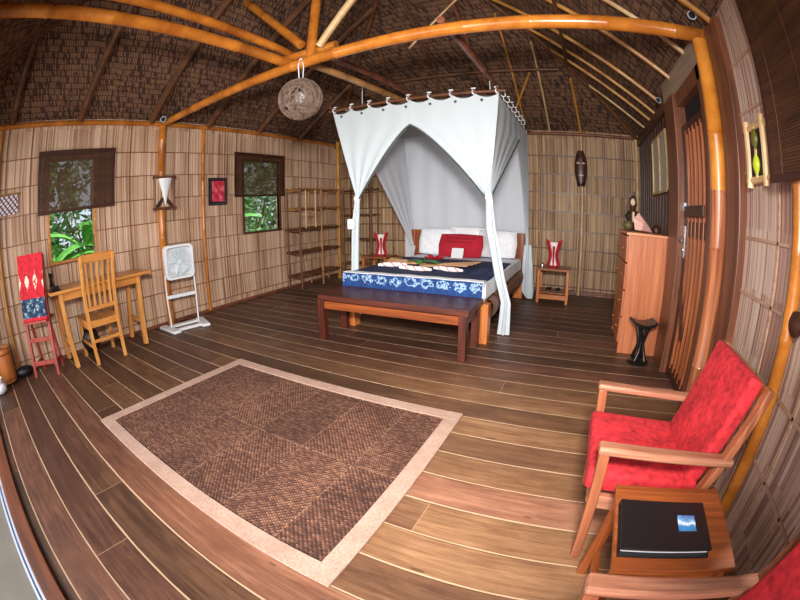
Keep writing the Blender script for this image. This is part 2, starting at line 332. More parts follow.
# ------------------------------------------------------------------ mesh builder
class MB:
    def __init__(s): s.v = []; s.f = []; s.mi = []; s.cur = 0
    def add(s, vs, fs):
        o = len(s.v); s.v += [tuple(v) for v in vs]
        for f in fs: s.f.append([i + o for i in f]); s.mi.append(s.cur)
        return s
    def box(s, c, d, rot=None):
        hx, hy, hz = d[0] / 2, d[1] / 2, d[2] / 2
        P = [Vector((x * hx, y * hy, z * hz)) for x in (-1, 1) for y in (-1, 1) for z in (-1, 1)]
        if rot is not None: P = [rot @ p for p in P]
        P = [p + Vector(c) for p in P]
        return s.add(P, [(0, 1, 3, 2), (4, 6, 7, 5), (0, 4, 5, 1), (2, 3, 7, 6), (0, 2, 6, 4), (1, 5, 7, 3)])
    def bx(s, x0, x1, y0, y1, z0, z1): return s.box(((x0 + x1) / 2, (y0 + y1) / 2, (z0 + z1) / 2), (abs(x1 - x0), abs(y1 - y0), abs(z1 - z0)))
    def beam(s, p0, p1, w_, h_, up=(0, 0, 1)):
        p0 = Vector(p0); p1 = Vector(p1); d = p1 - p0; L_ = d.length; d.normalize()
        up = Vector(up)
        if abs(d.dot(up)) > 0.98: up = Vector((0, 1, 0))
        r = d.cross(up).normalized(); u = r.cross(d)
        R = Matrix((d, r, u)).transposed()
        return s.box((p0 + p1) / 2, (L_, w_, h_), R)
    def tube(s, pts, rad, n=10, caps=True, closed=False):
        pts = [Vector(p) for p in pts]; m = len(pts)
        if not isinstance(rad, (list, tuple)): rad = [rad] * m
        vs = []; fs = []; prev = None
        for i, p in enumerate(pts):
            a = pts[(i - 1) % m] if (closed or i > 0) else p; b = pts[(i + 1) % m] if (closed or i < m - 1) else p
            d = (b - a).normalized()
            if prev is None:
                ref = Vector((0, 0, 1)) if abs(d.z) < 0.9 else Vector((1, 0, 0))
                u = d.cross(ref).normalized()
            else: u = (prev - d * prev.dot(d)).normalized()
            prev = u; v = d.cross(u)
            for k in range(n):
                a_ = 2 * PI * k / n; vs.append(p + (u * math.cos(a_) + v * math.sin(a_)) * rad[i])
        rng = m if closed else m - 1
        for i in range(rng):
            for k in range(n):
                j = (i + 1) % m; fs.append((i * n + k, i * n + (k + 1) % n, j * n + (k + 1) % n, j * n + k))
        if caps and not closed:
            fs.append(tuple(range(n - 1, -1, -1))); fs.append(tuple((m - 1) * n + k for k in range(n)))
        return s.add(vs, fs)
    def lathe(s, prof, c=(0, 0, 0), n=20, sx=1.0, sy=1.0, cap=True):
        vs = []; fs = []; m = len(prof)
        for r, z in prof:
            for k in range(n):
                a = 2 * PI * k / n; vs.append((c[0] + r * sx * math.cos(a), c[1] + r * sy * math.sin(a), c[2] + z))
        for i in range(m - 1):
            for k in range(n): fs.append((i * n + k, i * n + (k + 1) % n, (i + 1) * n + (k + 1) % n, (i + 1) * n + k))
        if cap:
            fs.append(tuple(range(n - 1, -1, -1))); fs.append(tuple((m - 1) * n + k for k in range(n)))
        return s.add(vs, fs)
    def sphere(s, c, r, n=14, m=9, sc_=(1, 1, 1)):
        prof = [(max(1e-4, r * math.sin(PI * i / m)), -r * math.cos(PI * i / m) * sc_[2]) for i in range(m + 1)]
        return s.lathe(prof, c, n, sc_[0], sc_[1])
    def grid(s, fn, nu, nv, thick=0.0):
        P = [[Vector(fn(i / nu, j / nv)) for j in range(nv + 1)] for i in range(nu + 1)]
        vs = [p for row in P for p in row]; W = nv + 1
        fs = [(i * W + j, (i + 1) * W + j, (i + 1) * W + j + 1, i * W + j + 1) for i in range(nu) for j in range(nv)]
        if thick:
            N = len(vs); nn = []
            for i in range(nu + 1):
                for j in range(nv + 1):
                    a = P[min(i + 1, nu)][j] - P[max(i - 1, 0)][j]; b = P[i][min(j + 1, nv)] - P[i][max(j - 1, 0)]
                    q = a.cross(b); nn.append(q.normalized() if q.length > 1e-9 else Vector((0, 0, 1)))
            vs = [v - q * thick / 2 for v, q in zip(vs, nn)] + [v + q * thick / 2 for v, q in zip(vs, nn)]
            fs = [tuple(reversed(f)) for f in fs] + [tuple(k + N for k in f) for f in fs]
            B = [i * W for i in range(nu + 1)] + [nu * W + j for j in range(1, W)] + [i * W + nv for i in range(nu - 1, -1, -1)] + [j for j in range(nv - 1, 0, -1)]
            for k in range(len(B)):
                a, b = B[k], B[(k + 1) % len(B)]; fs.append((a, b, b + N, a + N))
        return s.add(vs, fs)
    def build(s, name, mats, parent=None, smooth=False, bevel=0.0, seg=2):
        me = bpy.data.meshes.new(name); me.from_pydata(s.v, [], s.f); 
        if not isinstance(mats, (list, tuple)): mats = [mats]
        for m in mats: me.materials.append(m)
        me.polygons.foreach_set('material_index', s.mi)
        bm = bmesh.new(); bm.from_mesh(me); bmesh.ops.recalc_face_normals(bm, faces=bm.faces); bm.to_mesh(me); bm.free()
        if smooth:
            me.polygons.foreach_set('use_smooth', [True] * len(me.polygons))
            try: me.set_sharp_from_angle(angle=math.radians(42))
            except Exception: pass
        me.update()
        o = bpy.data.objects.new(name, me); C.objects.link(o)
        if parent is not None: o.parent = parent
        if bevel:
            b = o.modifiers.new('bevel', 'BEVEL'); b.width = bevel; b.segments = seg; b.limit_method = 'ANGLE'
        return o

def tag(o, label, cat, group=None, kind=None):
    o['label'] = label; o['category'] = cat
    if group: o['group'] = group
    if kind: o['kind'] = kind
    return o
def thing(name, label, cat, loc=(0, 0, 0), rz=0.0, group=None):
    o = bpy.data.objects.new(name, None); C.objects.link(o); o.location = loc; o.rotation_euler = (0, 0, rz); o.empty_display_size = 0.1
    return tag(o, label, cat, group)
def struct(o, label=None, cat=None):
    o['kind'] = 'structure'
    if label: o['label'] = label
    if cat: o['category'] = cat
    return o
def copy_tree(o, parent=None):
    c = o.copy(); C.objects.link(c)
    if parent is not None: c.parent = parent
    for ch in list(o.children): copy_tree(ch, c)
    return c

def pole(p0, p1, r, r1=None, node=0.38, sag=0.0, n=12, seed=0):
    """a bamboo pole with swollen nodes, as an MB"""
    m = MB(); p0 = Vector(p0); p1 = Vector(p1); L_ = (p1 - p0).length; r1 = r if r1 is None else r1
    rr = random.Random(seed); pts = []; rad = []
    x = 0.0; stops = [0.0]; nxt = node * rr.uniform(0.4, 1.0)
    while nxt < L_ - 0.05:
        stops += [nxt - 0.012, nxt, nxt + 0.012]; nxt += node * rr.uniform(0.85, 1.15)
    stops.append(L_); wob = Vector((rr.uniform(-1, 1), rr.uniform(-1, 1), rr.uniform(-1, 1))) * sag
    for k, s_ in enumerate(stops):
        t = s_ / L_; q = p0.lerp(p1, t) + wob * math.sin(PI * t)
        base = r + (r1 - r) * t
        isn = (k % 3 == 2) and 0 < k < len(stops) - 1
        pts.append(q); rad.append(base * (1.07 if isn else 0.985))
    return m.tube(pts, rad, n)

# ================================================================== LARGE STRUCTURE
XL, XR, YB, YF, EV = -4.57, 1.02, 6.34, -0.42, 2.60
def wall_cells(m, axis, p0, p1, u0, u1, z0, z1, holes):
    us = sorted({u0, u1, *[h[0] for h in holes], *[h[1] for h in holes]}); zs = sorted({z0, z1, *[h[2] for h in holes], *[h[3] for h in holes]})
    for a, b in zip(us, us[1:]):
        for c, d in zip(zs, zs[1:]):
            mu, mz = (a + b) / 2, (c + d) / 2
            if any(h[0] < mu < h[1] and h[2] < mz < h[3] for h in holes): continue
            if axis == 0: m.bx(p0, p1, a, b, c, d)
            else: m.bx(a, b, p0, p1, c, d)
LZ = [0.12, 0.42, 0.72, 1.02, 1.32, 1.62, 1.92, 2.22]

# floor
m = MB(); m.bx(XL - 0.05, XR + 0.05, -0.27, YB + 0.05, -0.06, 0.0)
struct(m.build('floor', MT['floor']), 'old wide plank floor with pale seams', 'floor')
m = MB(); m.bx(-7, 2.5, -4.0, -0.42, -0.10, -0.03)
struct(m.build('floor_verandah', MT['deck']), 'grey verandah floor outside the opening', 'floor')
m = MB(); m.bx(-30, 15, -15, 25, -0.75, -0.70)
struct(m.build('ground', MT['soil']), 'ground outside the hut', 'ground')

# left wall with two windows
W1 = (0.86, 1.46, 1.06, 2.16); W2 = (3.93, 4.71, 1.04, 2.14)
m = MB(); wall_cells(m, 0, XL - 0.06, XL, YF, YB, -0.05, EV + 0.06, [W1, W2])
m.cur = 1
for z in LZ:
    segs = [(YF, YB)]
    for h in (W1, W2):
        if h[2] - 0.02 < z < h[3] + 0.02:
            new = []
            for a, b in segs:
                if a < h[0] and b > h[1]: new += [(a, h[0]), (h[1], b)]
                else: new.append((a, b))
            segs = new
    for a, b in segs: m.bx(XL - 0.004, XL + 0.007, a, b, z - 0.0055, z + 0.0055)
yy = YF + 0.25
for y in (-0.1, 0.27, 0.6, 1.62, 1.98, 2.9, 3.55, 3.78, 4.86, 5.3, 5.75):
    m.bx(XL - 0.004, XL + 0.006, y - 0.007, y + 0.007, 0.0, EV)
struct(m.build('wall_left', [MT['wall_l'], MT['lath']]), 'woven bamboo wall with two windows', 'wall')
# back wall
m = MB(); m.bx(XL, XR, YB, YB + 0.06, -0.05, EV + 0.08)
m.cur = 1
for z in LZ: m.bx(XL, XR, YB - 0.010, YB + 0.004, z - 0.0085, z + 0.0085)
for x in (-4.2, -3.8, -3.3, -2.8, -2.2, -1.6, -1.1, -0.62, -0.2, 0.42, 0.75):
    m.bx(x - 0.010, x + 0.010, YB - 0.006, YB + 0.004, 0.0, EV)
struct(m.build('wall_back', [MT['wall_b'], MT['lath_x']]), 'woven bamboo wall behind the bed', 'wall')
# right wall: door bay, window bay (dark boards) and woven panels
DH = (2.60, 3.40, -0.05, 2.36); W3 = (4.28, 5.10, 1.65, 2.29); W4 = (0.55, 1.22, 1.25, 2.3)
m = MB(); wall_cells(m, 0, XR, XR + 0.06, YF, 2.60, -0.05, EV + 0.06, [W4])
m.cur = 1
for z in (0.36, 0.66, 0.98, 1.27, 1.62, 1.95, 2.25):
    for a, b in ((YF, 0.55), (0.55, 1.22), (1.22, 2.14)):
        if a == 0.55 and 1.2 < z < 2.32: continue
        m.bx(XR - 0.008, XR + 0.004, a, b, z - 0.008, z + 0.008)
for y in (1.68, 1.22, 0.98, 0.55, 0.1): 
    if y in (0.98,): m.bx(XR - 0.008, XR + 0.004, y - 0.008, y + 0.008, 0.0, 1.25)
    else: m.bx(XR - 0.008, XR + 0.004, y - 0.008, y + 0.008, 0.0, EV)
m.cur = 2
wall_cells(m, 0, XR, XR + 0.06, 2.60, YB, -0.05, EV + 0.06, [DH, W3])
y = 3.85
while y < YB - 0.05:
    for z0, z1 in (((0.0, EV),) if not (W3[0] - 0.06 < y < W3[1] + 0.06) else ((0.0, W3[2] - 0.05), (W3[3] + 0.05, EV))):
        m.bx(XR - 0.012, XR + 0.003, y - 0.012, y + 0.012, z0, z1)
    y += 0.17
struct(m.build('wall_right', [MT['wall_r'], MT['lath_pale'], MT['dwood']]), 'wall with the slatted door', 'wall')
# front wall, mostly an opening to the verandah behind the camera
m = MB(); wall_cells(m, 1, YF - 0.06, YF, XL, XR, -0.05, EV + 0.06, [(-4.1, 0.55, -0.05, 2.25)])
struct(m.build('wall_front', MT['wall_b']), 'bamboo wall round the verandah opening', 'wall')
m = MB(); m.bx(XL, XR, -0.375, -0.27, -0.06, 0.03)
struct(m.build('trim_1', MT['sillwood'], bevel=0.006), 'orange wooden sill along the verandah opening', 'sill')
m = MB(); m.bx(XL, XR, -0.392, -0.378, -0.06, 0.02); m.bx(XL, XR, -0.418, -0.405, -0.06, 0.02); m.bx(XL, XR, -0.42, -0.378, -0.065, -0.02)
struct(m.build('trim_2', MT['alu']), 'white metal sliding door track', 'track')
# baseboards
m = MB(); m.bx(XL + 0.0, XL + 0.022, YF + 0.2, YB, 0.0, 0.04)
struct(m.build('baseboard_left', MT['redlog'], bevel=0.004)); 
m = MB(); m.bx(XL + 0.04, XR - 0.02, YB - 0.035, YB, 0.0, 0.075)
struct(m.build('baseboard_back', MT['redwood'], bevel=0.004))

# roof: hipped, thatched
RX, RZ, RY0, RY1 = -1.775, 2.60 + 0.75 * 2.795 + 0.05, 2.37, 3.55
ov = 0.0
A = (XL - 0.03, YF - 0.05, EV + 0.02); B = (XR + 0.03, YF - 0.05, EV + 0.02); Cc = (XR + 0.03, YB + 0.03, EV + 0.02); D = (XL - 0.03, YB + 0.03, EV + 0.02)
R0 = (RX, RY0, RZ); R1 = (RX, RY1, RZ)
m = MB()
def slope(quad):
    q = [Vector(p) for p in quad]; up = Vector((0, 0, 0.10)); n = len(q)
    m.add(q + [p + up for p in q], [tuple(range(n)), tuple(range(2 * n - 1, n - 1, -1))] + [(i, (i + 1) % n, (i + 1) % n + n, i + n) for i in range(n)])
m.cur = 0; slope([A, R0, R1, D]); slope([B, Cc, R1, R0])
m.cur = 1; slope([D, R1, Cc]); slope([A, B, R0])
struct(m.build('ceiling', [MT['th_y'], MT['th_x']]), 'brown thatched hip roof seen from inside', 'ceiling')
m = MB()
for a, b in (((XL - 0.5, YF - 0.9, 2.25), (XL - 0.5, YB + 0.5, 2.25)),): pass

# ------------------------------------------------------------------ doors and windows
# slatted door in the right wall
m = MB(); m.bx(XR - 0.10, XR + 0.02, 2.53, 2.61, 0, 2.42); m.bx(XR - 0.135, XR + 0.02, 3.31, 3.69, 0, 2.42); m.bx(XR - 0.10, XR + 0.02, 2.53, 3.80, 2.30, 2.42)
d1 = m.build('door_frame', MT['redwood'], bevel=0.006)
door = bpy.data.objects.new('door_1', None); C.objects.link(door); door.location = (XR, 3.0, 0); struct(door, 'dark slatted wooden door beside the bamboo post', 'door')
d1.parent = door; d1.location = (-XR, -3.0, 0)
x0, x1 = -0.075, -0.035
m = MB(); m.bx(x0, x1, -0.39, -0.31, 0.02, 2.12); m.bx(x0, x1, 0.22, 0.31, 0.02, 2.12); m.bx(x0, x1, -0.31, 0.22, 2.03, 2.12); m.bx(x0, x1, -0.31, 0.22, 0.02, 0.14)
m.bx(x0, x1, -0.31, 0.22, 1.20, 1.32)
m.bx(x1 - 0.005, x1 + 0.01, -0.31, 0.22, 0.02, 2.12); m.build('door_leaf', MT['doordark'], door, bevel=0.004)
m = MB()
y = -0.27
while y < 0.20:
    m.bx(x0 - 0.006, x1 - 0.005, y, y + 0.034, 0.10, 2.06); y += 0.108
m.build('door_slats', MT['doorslat'], door, bevel=0.003)
m = MB(); m.beam((x0 - 0.018, -0.05, 0.42), (x0 - 0.018, 0.22, 0.78), 0.06, 0.015, (1, 0, 0)); m.bx(x0 - 0.026, x0 - 0.008, -0.31, 0.22, 1.36, 1.44)
m.build('door_brace', MT['dwood_y'], door, bevel=0.003)
m = MB(); m.bx(x0 - 0.008, x0, 0.255, 0.295, 1.02, 1.28); m.tube([(x0 - 0.01, 0.275, 1.17), (x0 - 0.05, 0.275, 1.17), (x0 - 0.055, 0.265, 1.17), (x0 - 0.055, 0.16, 1.165)], 0.009, 8)
m.lathe([(0.012, 0), (0.012, 0.012)], (x0 - 0.01, 0.275, 1.08), 10)
m.build('door_handle', MT['steel'], door, smooth=True)
m = MB(); m.bx(x0 - 0.02, x0, 0.235, 0.305, 1.40, 1.47)
m.build('door_bolt', MT['alu'], door, bevel=0.004)
m = MB(); m.bx(XR - 0.02, XR + 0.02, 2.6, 3.31, 2.12, 2.30)  # black panel put in for the shade inside the gap
struct(m.build('trim_3', MT['hole']), 'black panel standing in for the dark gap above the slatted door', 'panel')
m = MB(); m.beam((XR - 0.055, 2.52, 2.50), (XR - 0.055, 3.86, 2.54), 0.07, 0.27)
struct(m.build('trim_4', MT['greywood'], bevel=0.005), 'grey weathered board above the slatted door', 'board')
m = MB(); m.bx(XR - 0.055, XR - 0.0, 2.10, 2.33, 0, 2.60)
struct(m.build('trim_5', MT['redwood'], bevel=0.005), 'reddish upright board beside the thick bamboo post', 'board')
m = MB(); m.bx(XR - 0.05, XR, 3.86, YB - 0.02, 2.46, 2.58)
struct(m.build('trim_6', MT['dwood_y'], bevel=0.005), 'dark board along the top of the wall', 'board')

def window(name, axis_x, h, label, matf, depth=0.06, sill=True, mull=0):
    y0, y1, z0, z1 = h; w_ = bpy.data.objects.new(name, None); C.objects.link(w_); w_.location = (axis_x, (y0 + y1) / 2, z0); struct(w_, label, 'window')
    s = 1 if axis_x < -1 else -1
    a = -0.05 * s; b = 0.022 * s; hy = (y1 - y0) / 2; H = z1 - z0; t = 0.03
    f = MB(); f.bx(a, b, -hy - t, -hy, -t, H + t); f.bx(a, b, hy, hy + t, -t, H + t); f.bx(a, b, -hy, hy, H, H + t); f.bx(a, b * 1.4, -hy - t, hy + t, -t, 0)
    f.build('window_frame', matf, w_, bevel=0.004)
    return w_, hy, H, s
w1, hy, H, s = window('window_1', XL, W1, 'window above the desk with banana leaves outside', MT['pine_y'])
w2, hy, H, s = window('window_2', XL, W2, 'window beside the bamboo shelf with shrubs outside', MT['dwood_y'])
w3, hy, H, s = window('window_3', XR, W3, 'small pale window in the dark board wall', MT['palebam'])
t = NT('frosted_pane'); t.fin(col(176, 174, 166), 0.35); MT['frost'] = t.m
m = MB(); m.bx(-0.005, 0.005, -hy, hy, 0, H); m.build('pane', MT['frost'], w3)
m = MB(); m.bx(-0.02, 0.01, -0.012, 0.012, 0, H); m.build('mullion', MT['palebam'], w3)
w4, hy, H, s = window('window_4', XR, W4, 'window behind the large dark blind', MT['dwood_y'])

# ================================================================== POSTS, BEAMS, RAFTERS
def pobj(name, label, cat, p0, p1, r, mat, r1=None, group=None, sag=0.0, n=12, node=0.38, seed=1):
    base = Vector(p0); q = Vector(p1) - base
    m = pole((0, 0, 0), q, r, r1, node, sag, n, seed)
    o = m.build(name, mat, None, smooth=True); o.location = base
    return tag(o, label, cat, group)
pobj('bamboo_post', 'thick golden bamboo post beside the slatted door', 'post', (XR - 0.065, 2.44, 0), (XR - 0.065, 2.44, 2.56), 0.062, two_tone_bamboo(), node=0.75, seed=3)
pobj('bamboo_post', 'golden bamboo post on the woven wall behind the red armchair', 'post', (XR - 0.045, 1.41, 0), (XR - 0.045, 1.41, 2.60), 0.036, MT['gold'], seed=4)
pobj('bamboo_post', 'golden bamboo post on the window wall behind the white fan', 'post', (XL + 0.055, 2.43, 0), (XL + 0.055, 2.43, 2.56), 0.05, MT['gold'], seed=5)
pobj('bamboo_post', 'slim golden bamboo upright on the wall beside the pink batik picture', 'post', (XL + 0.035, 3.13, 0.02), (XL + 0.035, 3.13, 2.56), 0.026, MT['gold'], seed=6)
pobj('bamboo_post', 'pale bamboo upright on the back wall under the carved mask', 'post', (0.04, YB - 0.03, 0.0), (0.04, YB - 0.03, 2.56), 0.019, MT['palebam'], seed=7)
pobj('bamboo_post', 'bamboo upright on the back wall beside the bed lamp and stand', 'post', (-0.66, YB - 0.035, 0.0), (-0.66, YB - 0.035, 2.56), 0.02, MT['tan'], seed=8)
pobj('bamboo_post', 'slim dark pole in the corner behind the tall chest', 'post', (XR - 0.06, YB - 0.06, 0.0), (XR - 0.06, YB - 0.06, 2.56), 0.03, MT['palebam'], seed=9)
pobj('bamboo_post', 'golden bamboo pole between the bamboo shelf and the bed canopy', 'post', (-4.30, 6.05, 0.0), (-4.30, 6.05, 2.62), 0.042, MT['yelbam'], seed=10)
pobj('bamboo_post', 'slim bamboo upright on the wall between the desk and the red stand', 'post', (XL + 0.03, 0.17, 0.0), (XL + 0.03, 0.17, 2.56), 0.022, MT['yelbam'], seed=11)
# wall plates
pobj('bamboo_beam', 'long thin golden bamboo rail along the top of the window wall', 'beam', (XL + 0.045, YF, 2.585), (XL + 0.045, YB - 0.08, 2.60), 0.032, MT['gold'], 0.028, seed=12, sag=0.012)
pobj('bamboo_beam', 'thin reddish bamboo rail along the top of the back wall', 'beam', (XL + 0.1, YB - 0.05, 2.60), (XR - 0.1, YB - 0.05, 2.58), 0.027, MT['redlog'], seed=13)
# tie beam and long logs
pobj('bamboo_beam', 'thick golden bamboo tie beam crossing the whole room below the roof', 'beam', (XL + 0.02, 2.46, 2.60), (XR - 0.01, 2.46, 2.615), 0.044, MT['gold'], 0.058, node=0.5, seed=14, sag=0.01, n=16)
pobj('bamboo_beam', 'thick golden log overhead that runs from the camera side to the lantern', 'beam', (-2.36, YF + 0.05, 2.725), (-2.40, 2.76, 2.715), 0.052, MT['gold'], 0.048, node=0.6, seed=15, n=16)
pobj('bamboo_beam', 'second golden log lying above the first one near the lantern', 'beam', (-2.33, 0.2, 2.90), (-2.42, 2.90, 2.83), 0.042, MT['gold'], 0.040, node=0.6, seed=16, n=14)
pobj('bamboo_beam', 'upper log running from the lantern back towards the bed canopy', 'beam', (-2.36, 2.62, 2.95), (-2.22, 5.3, 2.95), 0.036, MT['redlog'], seed=17)
pobj('bamboo_beam', 'lower log running from the lantern back towards the bed canopy', 'beam', (-2.24, 2.56, 2.70), (-2.10, 5.2, 2.72), 0.038, MT['tan'], seed=18)
pobj('bamboo_beam', 'short log stub with a cut end lying across above the lantern', 'beam', (-2.55, 2.58, 2.79), (-1.90, 2.62, 2.79), 0.042, MT['gold'], 0.045, seed=19)
pobj('bamboo_beam', 'reddish log running over the tie beam to the corner of the bed canopy', 'beam', (-0.865, 2.40, 2.68), (-0.875, 5.45, 2.71), 0.032, MT['redlog'], 0.03, seed=20)
# struts above the lantern
pobj('roof_strut', 'upright golden king post above the lantern', 'strut', (-2.1, 2.52, 2.66), (-2.02, 2.50, 4.40), 0.046, MT['gold'], seed=21)
pobj('roof_strut', 'slanting golden strut above the lantern, on the window side of the king post', 'strut', (-2.20, 2.50, 2.84), (-3.02, 2.47, 3.70), 0.045, MT['gold'], seed=22)
pobj('roof_strut', 'slanting pale strut above the lantern, on the door side of the king post', 'strut', (-2.02, 2.53, 2.78), (-1.20, 2.52, 3.78), 0.036, MT['palebam'], seed=23)
pobj('roof_strut', 'small pale brace between the canopy corner and the roof', 'strut', (-0.96, 5.75, 2.78), (-0.62, 5.30, 3.30), 0.016, MT['yelbam'], seed=24)
pobj('roof_strut', 'thin pale bamboo brace high above the tie beam, between lantern and canopy', 'strut', (-1.62, 3.5, 3.02), (-0.92, 3.5, 3.72), 0.012, MT['palebam'], seed=25)
# rafters
def zs(x): return EV + 0.75 * (x - XL) if x < RX else EV + 0.75 * (XR - x)
rg = 'yellow bamboo rafters on the roof slope above the door'
ordn = ['above the near wall panel', 'ending at the thick bamboo post', 'ending over the slatted door', 'ending over the door frame', 'ending above the pale window, nearer one', 'ending above the pale window, farther one', 'next to the corner rafter', 'shortest one beside the back corner']
for i, (y, mt, r) in enumerate(((0.7, 'tan', .022), (1.45, 'tan', .022), (2.185, 'yelbam', .024), (2.85, 'palebam', .022), (3.475, 'yelbam', .024), (4.22, 'yelbam', .024), (4.66, 'yelbam', .022), (5.02, 'yelbam', .022), (5.5, 'palebam', .018))):
    top = RX + 0.06 if y <= 3.5 else (XR - (YB - y)) + 0.03
    lab = ['short yellow rafter above the camera side of the wall', 'tan rafter above the woven panel and framed ornament'] + ['yellow rafter ' + s for s in ('over the thick bamboo post', 'over the near half of the slatted door', 'over the far half of the slatted door', 'over the near side of the small pale window', 'over the middle of the small pale window', 'over the far edge of the small pale window', 'closest to the back corner, palest and shortest')]
    pobj('rafter', lab[i], 'rafter', (XR - 0.02, y, zs(XR - 0.02) - 0.03), (top, y, zs(top) - 0.03), r, MT[mt], group=rg, seed=40 + i, n=8)
lg = 'dark rafters on the roof slope above the windows'  # dark bamboo tone has the shade under this slope put in
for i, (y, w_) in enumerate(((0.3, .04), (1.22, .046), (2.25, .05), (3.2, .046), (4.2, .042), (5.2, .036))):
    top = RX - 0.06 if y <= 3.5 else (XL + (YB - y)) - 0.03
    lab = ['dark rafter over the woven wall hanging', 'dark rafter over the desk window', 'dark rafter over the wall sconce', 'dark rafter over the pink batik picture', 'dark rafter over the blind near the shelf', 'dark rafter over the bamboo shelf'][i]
    pobj('rafter', lab, 'rafter', (XL + 0.03, y, zs(XL + 0.03) - 0.02), (top, y, zs(top) - 0.02), w_, MT['darkbam'], group=lg, seed=60 + i, n=8)
bgp = 'rafters on the roof slope above the back wall'
def zb(y): return EV + 0.75 * (YB - y)
for i, (xa, xb, mt, r) in enumerate(((0.04, -0.05, 'yelbam', .022), (-0.47, -0.52, 'palebam', .015), (-0.86, -0.9, 'yelbam', .016), (-1.35, -1.4, 'redlog', .022), (-2.1, -2.0, 'darkbam', .024), (-2.9, -2.7, 'darkbam', .024))):
    ylo = YB - 0.04; yhi = YB - min(xa - XL, XR - xa, 2.75) + 0.08
    lab = ['yellow rafter rising above the carved mask', 'thin pale rafter halfway between mask and canopy', 'thin yellow rafter touching the canopy corner', 'reddish rafter above the canopy', 'dark rafter above the middle of the canopy', 'dark rafter above the canopy corner nearer the bamboo shelf'][i]
    pobj('rafter', lab, 'rafter', (xa, ylo, zb(ylo) - 0.02), (xb, yhi, zb(yhi) - 0.02), r, MT[mt], group=bgp, seed=80 + i, n=8)
pobj('hip_rafter', 'dark hip rafter rising from the corner by the tall chest', 'rafter', (XR - 0.03, YB - 0.03, EV - 0.04), (RX + 0.03, RY1 + 0.02, RZ - 0.08), 0.035, MT['darkbam'], seed=90)
pobj('hip_rafter', 'dark hip rafter rising from the corner by the bamboo shelf', 'rafter', (XL + 0.03, YB - 0.03, EV - 0.04), (RX - 0.03, RY1 + 0.02, RZ - 0.08), 0.035, MT['darkbam'], seed=91)
pobj('ridge_pole', 'dark ridge pole at the top of the roof', 'beam', (RX, RY0 - 0.05, RZ - 0.09), (RX, RY1 + 0.05, RZ - 0.09), 0.04, MT['darkbam'], seed=92)
pobj('purlin', 'dark horizontal purlin on the roof slope above the back wall', 'beam', (-3.35, 5.28, zb(5.28) - 0.06), (-0.20, 5.28, zb(5.28) - 0.06), 0.022, MT['darkbam'], seed=93)
pobj('purlin', 'dark purlin along the roof slope above the slatted door', 'beam', (XR - 1.1, 0.8, EV + 0.75 * 1.1 - 0.08), (XR - 1.1, 5.15, EV + 0.75 * 1.1 - 0.08), 0.02, MT['darkbam'], seed=94)

MT['rimsteel'] = plain('dull_rim', col(96, 98, 108), 0.4, 0.6)
# spotlights on the beam ends
def spot(loc, aim, label, r=0.035):
    t = thing('spotlight', label, 'spotlight', loc, 0, 'small black spotlights under the roof')
    d = Vector(aim).normalized(); R = d.to_track_quat('Z', 'Y').to_matrix()
    def TF(m): m.v = [tuple(R @ Vector(v)) for v in m.v]; return m
    m = MB(); m.lathe([(r * .6, -0.05), (r, -0.03), (r, 0.03), (r * .82, 0.031), (r * .8, 0.012)], (0, 0, 0), 16, cap=True); TF(m).build('housing', MT['hole'], t, smooth=True)
    m = MB(); m.lathe([(r, 0.028), (r * 1.14, 0.03), (r * 1.14, 0.04), (r * .86, 0.04), (r * .86, 0.03)], (0, 0, 0), 18, cap=False); TF(m).build('rim', MT['rimsteel'], t, smooth=True)
    m = MB(); m.tube([(0, 0, -0.045), (0, 0, -0.09)], 0.01, 8); TF(m).build('bracket', MT['black'], t)
spot((XL + 0.16, 2.37, 2.62), (4.4, -2.2, -1.2), 'black spotlight with silver rim at the window wall end of the tie beam')
spot((XR - 0.14, 3.86, 2.52), (-1, -3.0, -1.3), 'black spotlight on the plate above the door frame', 0.026)
spot((XR - 0.10, 2.36, 2.72), (-1, -2.0, -1.0), 'black spotlight on top of the thick bamboo post', 0.03)

# lantern hanging from the crossing
LC = (-2.11, 2.42, 2.255)
t = thing('lantern', 'round woven rattan lantern hanging where the roof logs cross', 'lantern', LC)
m = MB(); R_ = 0.186
rr = random.Random(5)
for k in range(92):
    ax = Vector((rr.gauss(0, 1), rr.gauss(0, 1), rr.gauss(0, 0.7))).normalized(); a = ax.orthogonal().normalized(); b = ax.cross(a); q = R_ * rr.uniform(0.97, 1.0)
    off = ax * rr.uniform(-0.14, 0.14); rad = math.sqrt(max(0.001, q * q - off.length_squared))
    m.tube([off + (a * math.cos(2 * PI * i / 28) + b * math.sin(2 * PI * i / 28)) * rad for i in range(28)], 0.0028, 4, closed=True)
m.build('woven_globe', MT['rattan'], t, smooth=True)
m = MB(); m.sphere((0, 0, 0.01), 0.045, 14, 10, (1, 1, 1.2)); m.build('bulb', MT['white'], t, smooth=True)
m = MB(); m.lathe([(0.022, 0.05), (0.024, 0.11), (0.010, 0.12)], (0, 0, 0), 12); m.build('lamp_socket', MT['black'], t, smooth=True)
m = MB(); m.tube([(-0.02, 0, 0.18), (-0.035, 0.01, 0.24), (-0.03, -0.01, 0.32), (-0.012, -0.01, 0.39)], 0.005, 6); m.tube([(0.0, 0, 0.11), (0.02, 0.0, 0.2), (0.03, -0.01, 0.3), (0.0, -0.01, 0.39)], 0.004, 6)
m.build('cord', MT['paper'], t, smooth=True)

